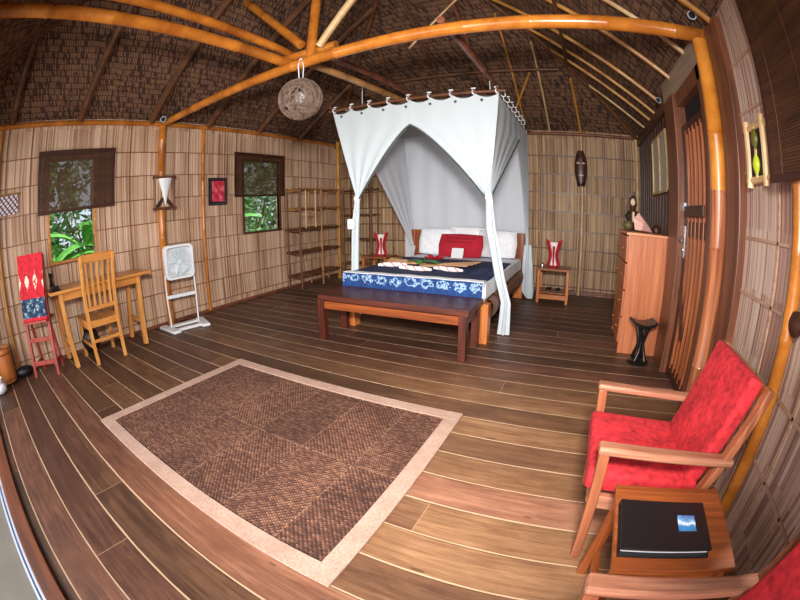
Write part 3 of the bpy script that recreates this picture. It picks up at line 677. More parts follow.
# ================================================================== WINDOW BLINDS, WALL HANGINGS
def blind(y0, y1, z0, z1, x, label, s=1, gap=0.24, pitch=0.0125, nc=5):
    t = thing('window_blind', label, 'blind', (x, (y0 + y1) / 2, z1), 0, 'dark wooden roll blinds')
    hy = (y1 - y0) / 2; H = z1 - z0
    m = MB(); m.bx(-0.015, 0.02, -hy, hy, -0.05, 0.0); m.build('headrail', MT['blind_d'], t, bevel=0.003)
    m = MB(); z = -0.05
    while z > -H + 0.03:
        m.bx(-0.002, 0.002, -hy + 0.006, hy - 0.006, z - pitch * (1 - gap), z); z -= pitch
    m.build('slats', MT['blind'], t)
    for e in (-1, 1): m = MB(); m.bx(-0.004, 0.005, e * (hy - 0.035), e * hy, -H + 0.02, -0.05); m.build('edge_tape', MT['blind_d'], t)
    m = MB(); m.bx(-0.010, 0.012, -hy, hy, -H, -H + 0.03); m.build('bottom_rail', MT['blind_d'], t, bevel=0.003)
    for k in range(nc):
        y = -hy + (k + 0.5) * 2 * hy / nc; m = MB(); m.tube([(0.006 * s, y, -0.04), (0.006 * s, y, -H + 0.02)], 0.0015, 4); m.build('pull_cord', MT['darkbam'], t)
    return t
blind(0.70, 1.745, 1.58, 2.27, XL + 0.045, 'dark brown blind half lowered over the desk window, leaves glowing through')
blind(3.71, 4.80, 1.58, 2.26, XL + 0.045, 'dark brown blind half lowered over the window near the bamboo shelf')
blind(0.30, 1.60, 1.52, 2.50, XR - 0.10, 'large dark brown blind beside the framed ornament near the armchairs', -1, gap=0.16)

def frame_sticks(t, hy, z0, z1, matf, w_=0.03, over=0.012):
    m = MB()
    for e in (-1, 1): m.tube([(0, e * (hy - w_ / 2), z0 - over), (0, e * (hy - w_ / 2), z1 + over)], w_ / 2, 8)
    for z in (z0 + w_ / 2, z1 - w_ / 2): m.tube([(0.01, -hy - over, z), (0.01, hy + over, z)], w_ / 2, 8)
    m.build('frame', matf, t, smooth=True)
t = thing('wall_sconce', 'bamboo framed wall sconce with a white cone shade on the bamboo post', 'wall lamp', (XL + 0.125, 2.44, 1.68), 0)
frame_sticks(t, 0.165, -0.21, 0.21, MT['redwood'], 0.032)
m = MB(); m.bx(-0.012, -0.006, -0.15, 0.15, -0.20, 0.20); m.build('backing', MT['wall_l'], t)
m = MB(); m.lathe([(0.004, -0.16), (0.03, -0.06), (0.06, 0.04), (0.105, 0.175), (0.098, 0.175)], (0.03, 0.0, 0), 20, 0.5, 1.0, cap=False); m.build('cone_shade', MT['white'], t, smooth=True)
m = MB(); m.beam((0.004, -0.12, -0.18), (0.004, -0.02, -0.07), 0.05, 0.008, (1, 0, 0)); m.beam((0.004, 0.12, -0.18), (0.004, 0.02, -0.07), 0.05, 0.008, (1, 0, 0)); m.build('carved_corner', MT['dwood'], t)
t = thing('wall_sconce', 'bamboo framed ornament with green diamonds near the large blind', 'wall lamp', (XR - 0.035, 1.87, 1.70), 0)
frame_sticks(t, 0.125, -0.155, 0.155, MT['palebam'], 0.04, 0.02)
m = MB(); m.bx(0.004, 0.012, -0.10, 0.10, -0.14, 0.14); m.build('backing', MT['hole'], t)
MT['lime'] = plain('yellow_green_glass', col(186, 200, 50), 0.4); MT['olive'] = plain('olive_glass', col(96, 92, 30), 0.4)
for k, (zc, mt) in enumerate(((0.068, 'olive'), (-0.062, 'lime'))):
    m = MB(); m.lathe([(0.004, -0.062), (0.030, -0.02), (0.034, 0.0), (0.030, 0.02), (0.004, 0.062)], (-0.006, 0, zc), 12, 0.6, 1.0); m.build('diamond', MT[mt], t, smooth=True)
m = MB(); m.bx(-0.012, 0.0, -0.008, 0.008, -0.13, 0.13); m.build('center_stick', MT['palebam'], t)

t = thing('batik_picture', 'black framed pink batik picture on the window wall', 'picture', (XL + 0.03, 3.40, 1.672))
m = MB(); m.bx(-0.012, 0.012, -0.165, 0.165, -0.195, 0.195); m.build('frame', MT['black'], t, bevel=0.003)
t_ = NT('pink_batik'); n = t_.noise(t_.obj(), 14, 4, 0.7); MT['pink'] = t_.fin(t_.ramp(n, [(0.42, col(176, 30, 58)), (0.52, col(206, 54, 76)), (0.66, col(226, 130, 140))]), 0.8)
m = MB(); m.bx(0.010, 0.016, -0.115, 0.115, -0.145, 0.15); m.build('cloth_panel', MT['pink'], t)
m = MB()
for k in range(7):
    y = -0.13 + k * 0.0433
    for z in (-0.175, 0.175): m.beam((0.013, y - 0.012, z - 0.01), (0.013, y + 0.012, z + 0.01), 0.004, 0.004, (1, 0, 0))
for k in range(9):
    z = -0.14 + k * 0.035
    for y in (-0.14, 0.14): m.beam((0.013, y - 0.01, z - 0.01), (0.013, y + 0.01, z + 0.01), 0.004, 0.004, (1, 0, 0))
m.build('frame_pattern', MT['steel'], t)

t_ = NT('purple_zigzag'); p = t_.sep(t_.obj()); uu = t_.math('ADD', t_.math('MULTIPLY', p[1], 16.0), t_.math('MULTIPLY', p[2], 14.0)); u2 = t_.math('SUBTRACT', t_.math('MULTIPLY', p[1], 16.0), t_.math('MULTIPLY', p[2], 20.0))
g1 = t_.math('LESS_THAN', t_.math('FRACT', uu), 0.35); g2 = t_.math('LESS_THAN', t_.math('FRACT', u2), 0.25)
MT['zig'] = t_.fin(t_.mix(t_.math('MAXIMUM', g1, g2), col(222, 210, 214), col(78, 54, 70)), 0.8)
t = thing('woven_hanging', 'white and purple patterned cloth hanging on the woven wall above the red stand and drum', 'wall hanging', (XL + 0.025, 0.16, 1.86))
m = MB(); m.bx(-0.006, 0.006, -0.28, 0.28, -0.21, -0.01); m.build('cloth', MT['zig'], t, bevel=0.002)
m = MB(); m.tube([(0, -0.30, 0.0), (0, 0.30, 0.0)], 0.01, 8); m.build('rod', MT['tan'], t)

# carved mask on the back wall
t = thing('wooden_mask', 'long carved wooden mask hanging high on the back wall', 'mask', (0.02, YB - 0.085, 2.03))
m = MB()
def mk(u, v):
    a = PI * u; z = -0.28 + 0.56 * v; wd = 0.098 * (math.sin(PI * min(1, max(0, v * 0.92 + 0.04))) ** 0.45)
    return (-wd * math.cos(a), -0.055 * math.sin(a) * (0.7 + 0.3 * math.sin(PI * v)) + 0.02, z)
m.grid(mk, 14, 22, 0.012); m.build('face', MT['dwood'], t, smooth=True)
m = MB(); m.box((0, -0.045, 0.02), (0.024, 0.03, 0.12)); m.box((0, -0.052, -0.03), (0.04, 0.03, 0.025)); m.build('nose', MT['redwood'], t, bevel=0.006)
MT['bone'] = plain('bone_inlay', col(206, 186, 160), 0.6)
for e in (-1, 1):
    m = MB(); m.sphere((e * 0.04, -0.036, 0.075), 0.026, 12, 8, (1.3, 0.5, 0.6)); m.build('eye', MT['bone'], t, smooth=True)
m = MB(); m.sphere((0, -0.042, -0.12), 0.036, 12, 8, (1.2, 0.5, 0.5)); m.build('mouth', MT['bone'], t, smooth=True)
m = MB()
for k in range(5): m.tube([(-0.07 + 0.012 * k, -0.022, 0.155 + 0.02 * k), (0, -0.046, 0.165 + 0.02 * k), (0.07 - 0.012 * k, -0.022, 0.155 + 0.02 * k)], 0.004, 6)
m.build('forehead_carving', MT['black'], t, smooth=True)
m = MB()
for k in range(7):
    a = PI * k / 6; m.tube([(0.07 * math.cos(a), -0.01, -0.22), (0.05 * math.cos(a), -0.03 * math.sin(a) - 0.01, -0.29)], 0.008, 6)
m.build('beard', MT['black'], t, smooth=True)

t = thing('round_fixture', 'dark round wooden fixture on the woven wall near the armchair', 'fixture', (XR - 0.03, 1.345, 0.99))
m = MB(); R = Vector((-1, 0, 0)).to_track_quat('Z', 'Y').to_matrix(); m.lathe([(0.035, -0.03), (0.035, 0.0), (0.05, 0.01), (0.05, 0.03), (0.03, 0.045), (0.001, 0.048)], (0, 0, 0), 18); m.v = [tuple(R @ Vector(v)) for v in m.v]; m.build('disc', MT['blind_d'], t, smooth=True)

# ================================================================== RUG
o = MB(); o.bx(-2.60, -0.71, 0.72, 2.02, 0.0, 0.010)
t = thing('rug', 'large brown woven seagrass rug with a pale border on the floor', 'rug', (-1.655, 1.37, 0.002))
for v in (o,): v.v = [(a + 1.655, b - 1.37, c) for a, b, c in v.v]
o.build('rug_field', MT['rug'], t)
m = MB(); hx, hy, b = 1.040, 0.750, 0.095
m.bx(-hx, hx, -hy, -hy + b, 0, 0.013); m.bx(-hx, hx, hy - b, hy, 0, 0.013); m.bx(-hx, -hx + b, -hy + b, hy - b, 0, 0.013); m.bx(hx - b, hx, -hy + b, hy - b, 0, 0.013)
m.build('rug_border', MT['rug_edge'], t, bevel=0.003)

# ================================================================== BED
BX0, BX1, BY0, BY1 = -2.46, -0.82, 3.50, 5.80
t = thing('bed', 'low wooden double bed with reddish headboard under the white net', 'bed', ((BX0 + BX1) / 2, (BY0 + BY1) / 2, 0))
hx = (BX1 - BX0) / 2; hy = (BY1 - BY0) / 2
for sx in (-1, 1):
    for sy in (-1, 1):
        m = MB(); m.bx(sx * hx - 0.14 * (sx > 0), sx * hx + 0.14 * (sx < 0), sy * hy - 0.12 * (sy > 0), sy * hy + 0.12 * (sy < 0), 0, 0.40); m.build('leg', MT['orange_z'], t, bevel=0.006)
MT['bark'] = wood('rough_live_edge', col(84, 52, 38), col(150, 104, 78), 1, 0.6, 0.7)
for sx in (-1, 1):
    m = MB(); x = sx * (hx - 0.03)
    def railf(u, v, x=x, sx=sx):
        y = -hy + 0.10 + (2 * hy - 0.2) * u; a = 2 * PI * v; wob = 0.012 * math.sin(9 * u + 1) + 0.008 * math.sin(23 * u)
        return (x + (0.045 + wob * 0.5) * math.cos(a) + 0.01 * sx, y, 0.33 + (0.085 + wob) * math.sin(a))
    m.grid(railf, 30, 14); m.build('side_rail', MT['bark'], t, smooth=True)
m = MB(); m.bx(-hx + 0.1, hx - 0.1, -hy + 0.02, -hy + 0.07, 0.2, 0.40); m.build('foot_rail', MT['orange_x'], t, bevel=0.005)
m = MB()
for k in range(9): m.bx(-hx + 0.06, hx - 0.06, -hy + 0.15 + k * 0.26, -hy + 0.23 + k * 0.26, 0.36, 0.385)
m.build('bed_slats', MT['orange_x'], t)
m = MB(); m.bx(-hx - 0.15, hx - 0.04, hy - 0.07, hy - 0.03, 0.30, 0.93); m.build('headboard', MT['teak_x'], t, bevel=0.01)
for xq in (-hx - 0.16, hx - 0.03):
    m = MB(); m.bx(xq - 0.035, xq + 0.035, hy - 0.085, hy - 0.015, 0, 0.96); m.build('headboard_post', MT['teak_z'], t, bevel=0.008)
m = MB(); m.bx(-hx - 0.19, hx, hy - 0.08, hy - 0.02, 0.92, 0.96); m.build('headboard_cap', MT['teak_x'], t, bevel=0.008)

def soft_box(m, x0, x1, y0, y1, z0, z1, r=0.05, n=10):
    """rounded mattress-like slab"""
    def fn(u, v):
        x = x0 + (x1 - x0) * u; y = y0 + (y1 - y0) * v; return x, y
    b = bmesh.new(); bmesh.ops.create_cube(b, size=1.0)
    for v in b.verts: v.co = Vector((x0 + (x1 - x0) * (v.co.x + .5), y0 + (y1 - y0) * (v.co.y + .5), z0 + (z1 - z0) * (v.co.z + .5)))
    bmesh.ops.bevel(b, geom=list(b.edges), offset=r, segments=4, profile=0.5, affect='EDGES')
    b.verts.index_update(); m.add([tuple(v.co) for v in b.verts], [[v.index for v in f.verts] for f in b.faces]); b.free()
t = thing('mattress', 'white mattress on the wooden bed', 'mattress', (-1.64, 4.66, 0.388))
m = MB(); soft_box(m, -0.775, 0.765, -1.15, 1.04, 0, 0.182, 0.04); m.build('mattress_body', MT['sheet'], t, smooth=True)
# white sheet hanging at the side near the door
def drape(nm, x0, x1, y0, y1, ztop, hang_l, hang_r, hang_f, mat, parent, th=0.006, wob=0.012, seed=0, hang_b=0.0):
    """cloth laid over the bed with sides hanging down (lengths hang_*)"""
    m = MB(); Lx = (x1 - x0) + hang_l + hang_r; Ly = (y1 - y0) + hang_f + hang_b
    nu, nv = 70, 50
    def fn(u, v):
        s = -hang_l + Lx * u; q = -hang_f + Ly * v
        x = x0 + min(max(s, 0), x1 - x0); y = y0 + min(max(q, 0), y1 - y0)
        dx = -min(s, 0) + max(s - (x1 - x0), 0); dy = -min(q, 0) + max(q - (y1 - y0), 0)
        d = max(dx, dy); z = ztop - d + 0.004 * math.sin(7 * x + seed) * math.cos(9 * y)
        ox = (-1 if s < 0 else 1 if s > x1 - x0 else 0); oy = (-1 if q < 0 else 1 if q > y1 - y0 else 0)
        a = 0.010 + wob * d * 6 * (0.5 + 0.5 * math.sin((y if ox else x) * 24 + seed))
        if ox: x += ox * a
        if oy: y += oy * a
        return (x, y, z)
    m.grid(fn, nu, nv, th); return m.build(nm, mat, parent, smooth=True)
o = drape('bed_sheet', -2.43, -0.865, 3.50, 5.66, 0.583, 0.12, 0.13, 0.0, MT['sheet'], None, 0.006, 0.006, 2)
tag(o, 'white sheet spread over the mattress and hanging at its sides', 'sheet')
t = thing('batik_bedcover', 'indigo batik bedcover with pale figures over the foot of the bed', 'bedcover', (0, 0, 0))
drape('cover_top', -2.42, -0.90, 3.58, 5.05, 0.598, 0.06, 0.02, 0.0, MT['batik_top'], t, 0.006, 0.004, 4)
m = MB()
def hang(u, v):
    x = -2.44 + 1.56 * u; z = 0.604 - 0.185 * v
    return (x, 3.485 - 0.012 * v - 0.006 * math.sin(x * 20) * v, z)
m.grid(hang, 60, 10, 0.006); m.build('figured_border', MT['batik'], t, smooth=True)
m = MB(); m.grid(lambda u, v: (-2.44 + 1.57 * u, 3.49 + 0.10 * v, 0.610 + 0.002 * math.sin(u * 30)), 50, 4, 0.006); m.build('white_hem', MT['sheet'], t, smooth=True)

def pillow(m, w_, h_, d, seed=0, n=16):
    def one(sg):
        def fn(u, v):
            a = 2 * u - 1; b = 2 * v - 1
            e = (1 - abs(a) ** 3.2) * (1 - abs(b) ** 3.2); e = max(0, e) ** 0.42
            pin = 1 - 0.07 * (abs(b) ** 2) * abs(a); pin2 = 1 - 0.07 * (abs(a) ** 2) * abs(b)
            return (a * w_ / 2 * pin2, sg * (d / 2 * e * (1 + 0.06 * math.sin(5 * a + seed) * math.cos(4 * b))), b * h_ / 2 * pin)
        return fn
    m.grid(one(1), n, n); m.grid(one(-1), n, n); return m
def put_pillow(name, label, cat, loc, rx, rz, w_, h_, d, mat, group=None, seed=0):
    t = tag(pillow(MB(), w_, h_, d, seed).build(name, mat, None, smooth=True), label, cat, group)
    t.location = loc; t.rotation_euler = (rx, 0, rz); return t
put_pillow('pillow', 'white pillow leaning on the headboard at the window side of the bed', 'pillow', (-2.13, 5.55, 0.80), -0.32, 0.0, 0.60, 0.42, 0.15, MT['sheet'], 'white pillows against the headboard', 1)
put_pillow('pillow', 'white pillow leaning on the headboard at the door side of the bed', 'pillow', (-1.20, 5.55, 0.80), -0.32, 0.0, 0.60, 0.42, 0.15, MT['sheet'], 'white pillows against the headboard', 2)
put_pillow('pillow', 'white pillow standing behind the crimson cushion', 'pillow', (-1.68, 5.62, 0.82), -0.25, 0.0, 0.60, 0.44, 0.13, MT['sheet'], 'white pillows against the headboard', 3)
c = put_pillow('cushion', 'wide crimson cushion with embroidered marks in the middle of the bed', 'cushion', (-1.70, 5.37, 0.765), -0.40, 0.0, 0.68, 0.36, 0.13, MT['cushion_red'], None, 4)
rr = random.Random(3)
for row, z in enumerate((0.085, 0.03)):
    x = -0.2; m = MB()
    while x < 0.2:
        a = rr.uniform(0.012, 0.026)
        m.beam((x, -0.069, z - 0.012), (x + a * 0.5, -0.070, z + 0.014), 0.004, 0.005, (0, 1, 0)); m.beam((x + a * 0.5, -0.070, z + 0.014), (x + a, -0.069, z - 0.01), 0.004, 0.005, (0, 1, 0)); x += a + 0.012
    m.build('embroidery', MT['cushion_mark'], c)
t = tag(MB().box((0, 0, 0), (0.17, 0.008, 0.15)).build('card', MT['paper'], None, bevel=0.002), 'small white card leaning against the crimson cushion', 'card'); t.location = (-1.68, 5.16, 0.675); t.rotation_euler = (-0.42, 0, 0.03)

# welcome arrangement on the bed
t = thing('woven_fan_tray', 'peach coloured woven palm tray lying on the indigo bedcover', 'tray', (-1.74, 4.30, 0.606), 0.1)
MT['peach'] = fabric('peach_palm_weave', col(206, 150, 106), col(240, 192, 148), 70)
for e in (-1, 1):
    m = MB()
    def wing(u, v, e=e):
        a = (0.15 + 0.55 * u) * (1 if e > 0 else 1); r = 0.08 + 0.52 * v
        return (e * r * math.cos(a * 0.9), 0.05 - r * 0.75 * (u - 0.45), 0.012 + 0.05 * abs(math.sin(u * PI * 4)) * 0.25 + 0.03 * v)
    m.grid(wing, 20, 10, 0.006); m.build('palm_wing', MT['peach'], t, smooth=True)
m = MB(); m.lathe([(0.12, 0), (0.14, 0.01), (0.13, 0.018)], (0, 0, 0), 18); m.build('center_disc', MT['peach'], t, smooth=True)
o = MB()
for k in range(5):
    a = 2 * PI * k / 5
    def pet(u, v, a=a):
        r = 0.01 + 0.12 * u; s = (v - 0.5) * 1.15 * math.sin(PI * min(0.96, u * 0.8 + 0.12))
        return (r * math.cos(a + s), r * math.sin(a + s), 0.012 + 0.035 * u * u + 0.01 * math.sin(v * 9))
    o.grid(pet, 8, 8, 0.003)
o = tag(o.build('flower', MT['cushion_red'], None, smooth=True), 'red flower lying in the middle of the palm tray', 'flower'); o.location = (-1.76, 4.50, 0.655)
o = MB()
for k, (a, L_) in enumerate(((2.9, .22), (3.4, .2), (-0.2, .22), (0.3, .2), (4.6, .14), (1.2, .12))):
    def lf(u, v, a=a, L_=L_):
        w_ = 0.045 * math.sin(PI * min(1, u * 0.95 + 0.04)); s = (v - 0.5) * 2 * w_
        return (L_ * u * math.cos(a) - s * math.sin(a), L_ * u * math.sin(a) + s * math.cos(a), 0.01 + 0.03 * math.sin(PI * u) - 0.012 * abs(v - .5))
    o.grid(lf, 8, 4, 0.002)
MT['dgreen'] = leaf('glossy_dark_leaf', col(24, 92, 34), col(70, 150, 60))
o = tag(o.build('leaf_sprig', MT['dgreen'], None, smooth=True), 'dark green leaf sprig in front of the red flower', 'leaves'); o.location = (-1.78, 4.18, 0.652)
MT['candy'] = None
t_ = NT('red_white_towel'); p = t_.sep(t_.obj()); g1 = t_.math('LESS_THAN', t_.math('FRACT', t_.math('MULTIPLY', t_.math('ADD', p[0], p[2]), 9.0)), 0.2)
MT['candy'] = t_.fin(t_.mix(g1, col(236, 232, 232), col(222, 150, 140)), 0.85)
for k, (x, y, rz, L_, lab) in enumerate(((-2.12, 4.05, 0.5, 0.34, 'striped rolled towel at the window side of the palm tray'), (-1.75, 3.88, -0.05, 0.40, 'striped rolled towel in front of the palm tray'), (-1.40, 3.98, -0.15, 0.36, 'striped rolled towel at the door side of the palm tray'))):
    m = MB(); m.tube([(-L_ / 2, 0, 0), (-L_ / 4, 0.01, 0.004), (0, 0, 0), (L_ / 4, -0.01, 0.004), (L_ / 2, 0, 0)], [0.014, 0.026, 0.028, 0.026, 0.014], 12)
    o = tag(m.build('rolled_towel', MT['candy'], None, smooth=True), lab, 'towel', 'rolled towels on the bedcover'); o.location = (x, y, 0.632); o.rotation_euler = (0, 0, rz)

# ================================================================== CANOPY FRAME + NET
FX0, FX1, FY0, FY1, FZ = -2.82, -0.79, 3.86, 5.85, 2.55
t = thing('canopy_frame', 'dark wooden frame hanging from the roof logs above the bed', 'canopy frame', (0, 0, 0))
for p0, p1 in (((FX0 - .06, FY0, FZ), (FX1 + .06, FY0, FZ)), ((FX0 - .06, FY1, FZ), (FX1 + .06, FY1, FZ)), ((FX0, FY0 - .06, FZ + 0.03), (FX0, FY1 + .06, FZ + 0.03)), ((FX1, FY0 - .06, FZ + 0.03), (FX1, FY1 + .06, FZ + 0.03))):
    pole(p0, p1, 0.018, seed=3).build('rail', MT['darkbam'], t, smooth=True)
for x, y, z1 in ((-0.88, FY0, 2.70), (-0.88, FY1 - 0.3, 2.74), (-2.40, FY0, 2.86), (-2.40, 5.2, 2.86)):
    m = MB(); m.tube([(x, y, FZ + (0.0 if y in (FY0,) else 0.0)), (x, y, z1)], 0.004, 6); m.build('cord', MT['paper'], t)

net = thing('bed_canopy_net', 'white net canopy tied at its corners around the bed', 'bed canopy', (0, 0, 0))
CX = -1.78; CYM = (FY0 + FY1) / 2
def smooth(a): a = max(0, min(1, a)); return a * a * (3 - 2 * a)
def wing(m, top_corner, top_mid, tie, zt, peak, bulge=0.5, pl=22, amp=0.010, seed=0, power=1.25):
    """curtain half: from rod span corner..mid down to the tie point; edge curves from the peak to the tie"""
    tc = Vector(top_corner); tm = Vector(top_mid); ti = Vector(tie); nrm = (tm - tc).cross(Vector((0, 0, 1))).normalized()
    def fn(u, v):
        # v: 0 top..1 tie ; u: 0 corner .. 1 mid
        z = zt + (ti.z - zt) * v
        vc = v ** 1.05
        c = tc.lerp(Vector((ti.x, ti.y, tc.z)), vc)
        k = 0 if z > peak else ((peak - z) / (peak - ti.z)) ** (1 / power)
        mid_off = (tm - Vector((ti.x, ti.y, tm.z))) * (1 - k)
        e = Vector((ti.x, ti.y, 0)) + Vector((mid_off.x, mid_off.y, 0)) + (tc - tm).normalized() * (-0.035) * k
        p = Vector((c.x, c.y, 0)).lerp(e, u); 
        a = amp * (0.25 + 0.75 * v) * math.sin(u * pl + seed + 1.5 * v)
        sc_z = 0.0
        if v < 0.12: sc_z = -0.045 * abs(math.sin(u * PI * 4)) ** 0.8 * (1 - v / 0.12)
        return (p.x + nrm.x * a, p.y + nrm.y * a, z + sc_z)
    m.grid(fn, 44, 40)
def column(m, pts, rad, seed=0):
    n = len(pts)
    P = [Vector(p) for p in pts]
    def fn(u, v):
        f = u * (n - 1); i = min(int(f), n - 2); tt = f - i; c = P[i].lerp(P[i + 1], tt); r = rad[i] + (rad[i + 1] - rad[i]) * tt
        a = 2 * PI * v; rr_ = r * (1 + 0.22 * math.sin(6 * a + seed + 3 * u))
        return (c.x + rr_ * math.cos(a), c.y + rr_ * 0.8 * math.sin(a), c.z)
    m.grid(fn, 30, 36)
ZT = 2.53; ZTIE = 1.42
TFR = (-0.925, 3.86, 1.42); TFL = (-2.50, 3.90, 1.42)
m = MB(); wing(m, (FX1, FY0, ZT), (CX, FY0, ZT), TFR, ZT, 2.23, seed=0); wing(m, (FX1, FY0, ZT), (FX1, 4.95, ZT), TFR, ZT, 2.22, seed=2, power=1.0)
column(m, [(-0.925, 3.86, 1.46), (-0.92, 3.86, 1.38), (-0.90, 3.86, 1.1), (-0.79, 3.82, 0.62), (-0.72, 3.86, 0.35), (-0.73, 3.88, 0.01)], [0.03, 0.03, 0.042, 0.045, 0.048, 0.062], 1)
cf = m.build('curtain', MT['net'], net, smooth=True)
m = MB(); wing(m, (FX0, FY0, ZT), (CX, FY0, ZT), TFL, ZT, 2.23, seed=1); wing(m, (FX0, FY0, ZT), (FX0, 4.2, ZT), TFL, ZT, 2.4, seed=4, power=1.0)
column(m, [(-2.50, 3.9, 1.46), (-2.50, 3.9, 1.38), (-2.53, 3.9, 1.1), (-2.56, 3.92, 0.62), (-2.58, 3.93, 0.35), (-2.57, 3.95, 0.01)], [0.03, 0.03, 0.04, 0.04, 0.044, 0.07], 2)
m.build('curtain', MT['net'], net, smooth=True)
# back: flat net, and the two rear corners
m = MB()
m.grid(lambda u, v: (FX0 + (FX1 - FX0) * u, FY1 + 0.012 * math.sin(u * 40 + 2 * math.sin(v * 3)), ZT - (ZT - 0.35) * v), 90, 30)
m.build('back_curtain', MT['net_back'], net, smooth=True)
m = MB(); TBL = (-2.60, 5.74, 0.66)
wing(m, (FX0, FY1, ZT), (FX0, 4.2, ZT), TBL, ZT, 2.50, seed=3, amp=0.007, power=1.0)
column(m, [(-2.60, 5.70, 0.70), (-2.68, 5.74, 0.4), (-2.70, 5.76, 0.02)], [0.035, 0.04, 0.06], 3)
m.build('curtain', MT['net_back'], net, smooth=True)
m = MB(); TBR = (-0.76, 5.68, 0.75)
wing(m, (FX1, FY1, ZT), (FX1, 4.95, ZT), TBR, ZT, 2.25, seed=5, amp=0.015, power=1.0)
column(m, [(-0.76, 5.68, 0.80), (-0.75, 5.66, 0.5), (-0.73, 5.66, 0.12), (-0.70, 5.66, 0.02)], [0.05, 0.07, 0.075, 0.04], 4)
m.build('curtain', MT['net'], net, smooth=True)
m = MB(); m.grid(lambda u, v: (FX0 + (FX1 - FX0) * u, FY0 + (FY1 - FY0) * v, ZT - 0.03 - 0.05 * math.sin(PI * u) * math.sin(PI * v)), 20, 20); m.build('top_net', MT['net_top'], net, smooth=True)
for (x, y, z) in (TFR, TFL):
    m = MB(); m.lathe([(0.036, -0.025), (0.042, 0.0), (0.036, 0.025)], (x, y, z), 16); m.tube([(x + 0.03, y - 0.03, z), (x + 0.045, y - 0.05, z - 0.05), (x + 0.03, y - 0.05, z - 0.14)], 0.010, 6)
    m.build('tie_band', MT['sheet'], net, smooth=True)
m = MB(); m.box((-2.56, 3.85, 1.12), (0.09, 0.03, 0.12)); m.build('bunched_tie', MT['sheet'], net, bevel=0.01)
def edge_strip(pts, nm='hem'):
    m = MB(); m.tube(pts, 0.010, 5); m.build(nm, MT['nethem'], net, smooth=True)
def wing_edge(mid, tie, peak, power, tcx, out=0.035, hx_=0.0, hy_=-0.016):
    ti = Vector(tie); tm = Vector(mid); d = (Vector(tcx) - tm).normalized(); P = []
    for i in range(25):
        z = peak + (ti.z - peak) * i / 24; k = (i / 24) ** (1 / power); off = (tm - Vector((ti.x, ti.y, tm.z))) * (1 - k)
        e = Vector((ti.x, ti.y, 0)) + Vector((off.x, off.y, 0)) + d * (-out) * k; P.append((e.x + hx_, e.y + hy_, z))
    return P
edge_strip(wing_edge((CX, FY0 - 0.012, ZT), TFR, 2.23, 1.25, (FX1, FY0, ZT))); edge_strip(wing_edge((CX, FY0 - 0.012, ZT), TFL, 2.23, 1.25, (FX0, FY0, ZT)))
edge_strip(wing_edge((FX1 + 0.01, 4.95, ZT), TFR, 2.22, 1.0, (FX1, FY0, ZT), 0.035, 0.012, 0.0))
loops = [(FX0 + 0.02 + (FX1 - FX0 - 0.04) * k / 8, FY0, 0) for k in range(9)] + [(FX1, FY0 + 0.24 * k, 1) for k in range(1, 8)] + [(FX0, FY0 + 0.31 * k, 1) for k in range(1, 6)]
for (x, y, s_) in loops:
    m = MB(); a = 0.024
    P = [((x + a * math.cos(q) * (0 if s_ else 0.35)) + (a * math.cos(q) if s_ else 0), y + (0 if s_ else a * math.cos(q)) , FZ + (0.03 if s_ else 0) + a * 1.05 * math.sin(q)) for q in [PI * 2 * i / 12 for i in range(12)]]
    m.tube(P, 0.006, 5, closed=True); m.tube([(x, y - 0.01, FZ - 0.01), (x + 0.012, y - 0.03, FZ - 0.06)], 0.005, 5)
    m.box((x, y, FZ + 0.045 + (0.03 if s_ else 0)), (0.05, 0.012, 0.012))
    m.build('tie_loop', MT['sheet'], net, smooth=True)
for k in range(7):
    x = FX0 + 0.14 + k * 0.285; m = MB(); R = Vector((0, -1, 0)).to_track_quat('Z', 'Y').to_matrix(); m.lathe([(0.016, 0), (0.016, 0.006), (0.001, 0.009)], (0, 0, 0), 10); m.v = [tuple(R @ Vector(v) + Vector((x, FY0 - 0.02, FZ - 0.10))) for v in m.v]; m.build('button', MT['nethem'], net)
for k in range(6):
    y = FY0 + 0.15 + k * 0.3; m = MB(); m.sphere((FX1 + 0.022, y, FZ - 0.09), 0.012, 8, 6, (0.5, 1, 1)); m.build('button', MT['nethem'], net)

# ================================================================== BENCH
t = thing('bench', 'long dark rosewood bench at the foot of the bed', 'bench', (-1.65, 3.215, 0))
m = MB(); m.bx(-0.755, 0.79, -0.245, 0.245, 0.41, 0.465); m.build('bench_top', MT['rose_x'], t, bevel=0.006)
for sx in (-1, 1):
    for sy in (-1, 1):
        m = MB(); x = sx * 0.735; y = sy * 0.20; m.bx(x - 0.035, x + 0.035, y - 0.035, y + 0.035, 0, 0.41); m.build('leg', MT['rose_z'], t, bevel=0.005)
    m = MB(); x = sx * 0.735; m.bx(x - 0.015, x + 0.015, -0.165, 0.165, 0.31, 0.41); m.build('end_rail', MT['rose_x'], t, bevel=0.003)
for sy in (-1, 1):
    m = MB(); m.bx(-0.70, 0.70, sy * 0.20 - 0.014, sy * 0.20 + 0.014, 0.32, 0.395); m.build('apron', MT['teak_x'], t, bevel=0.003)

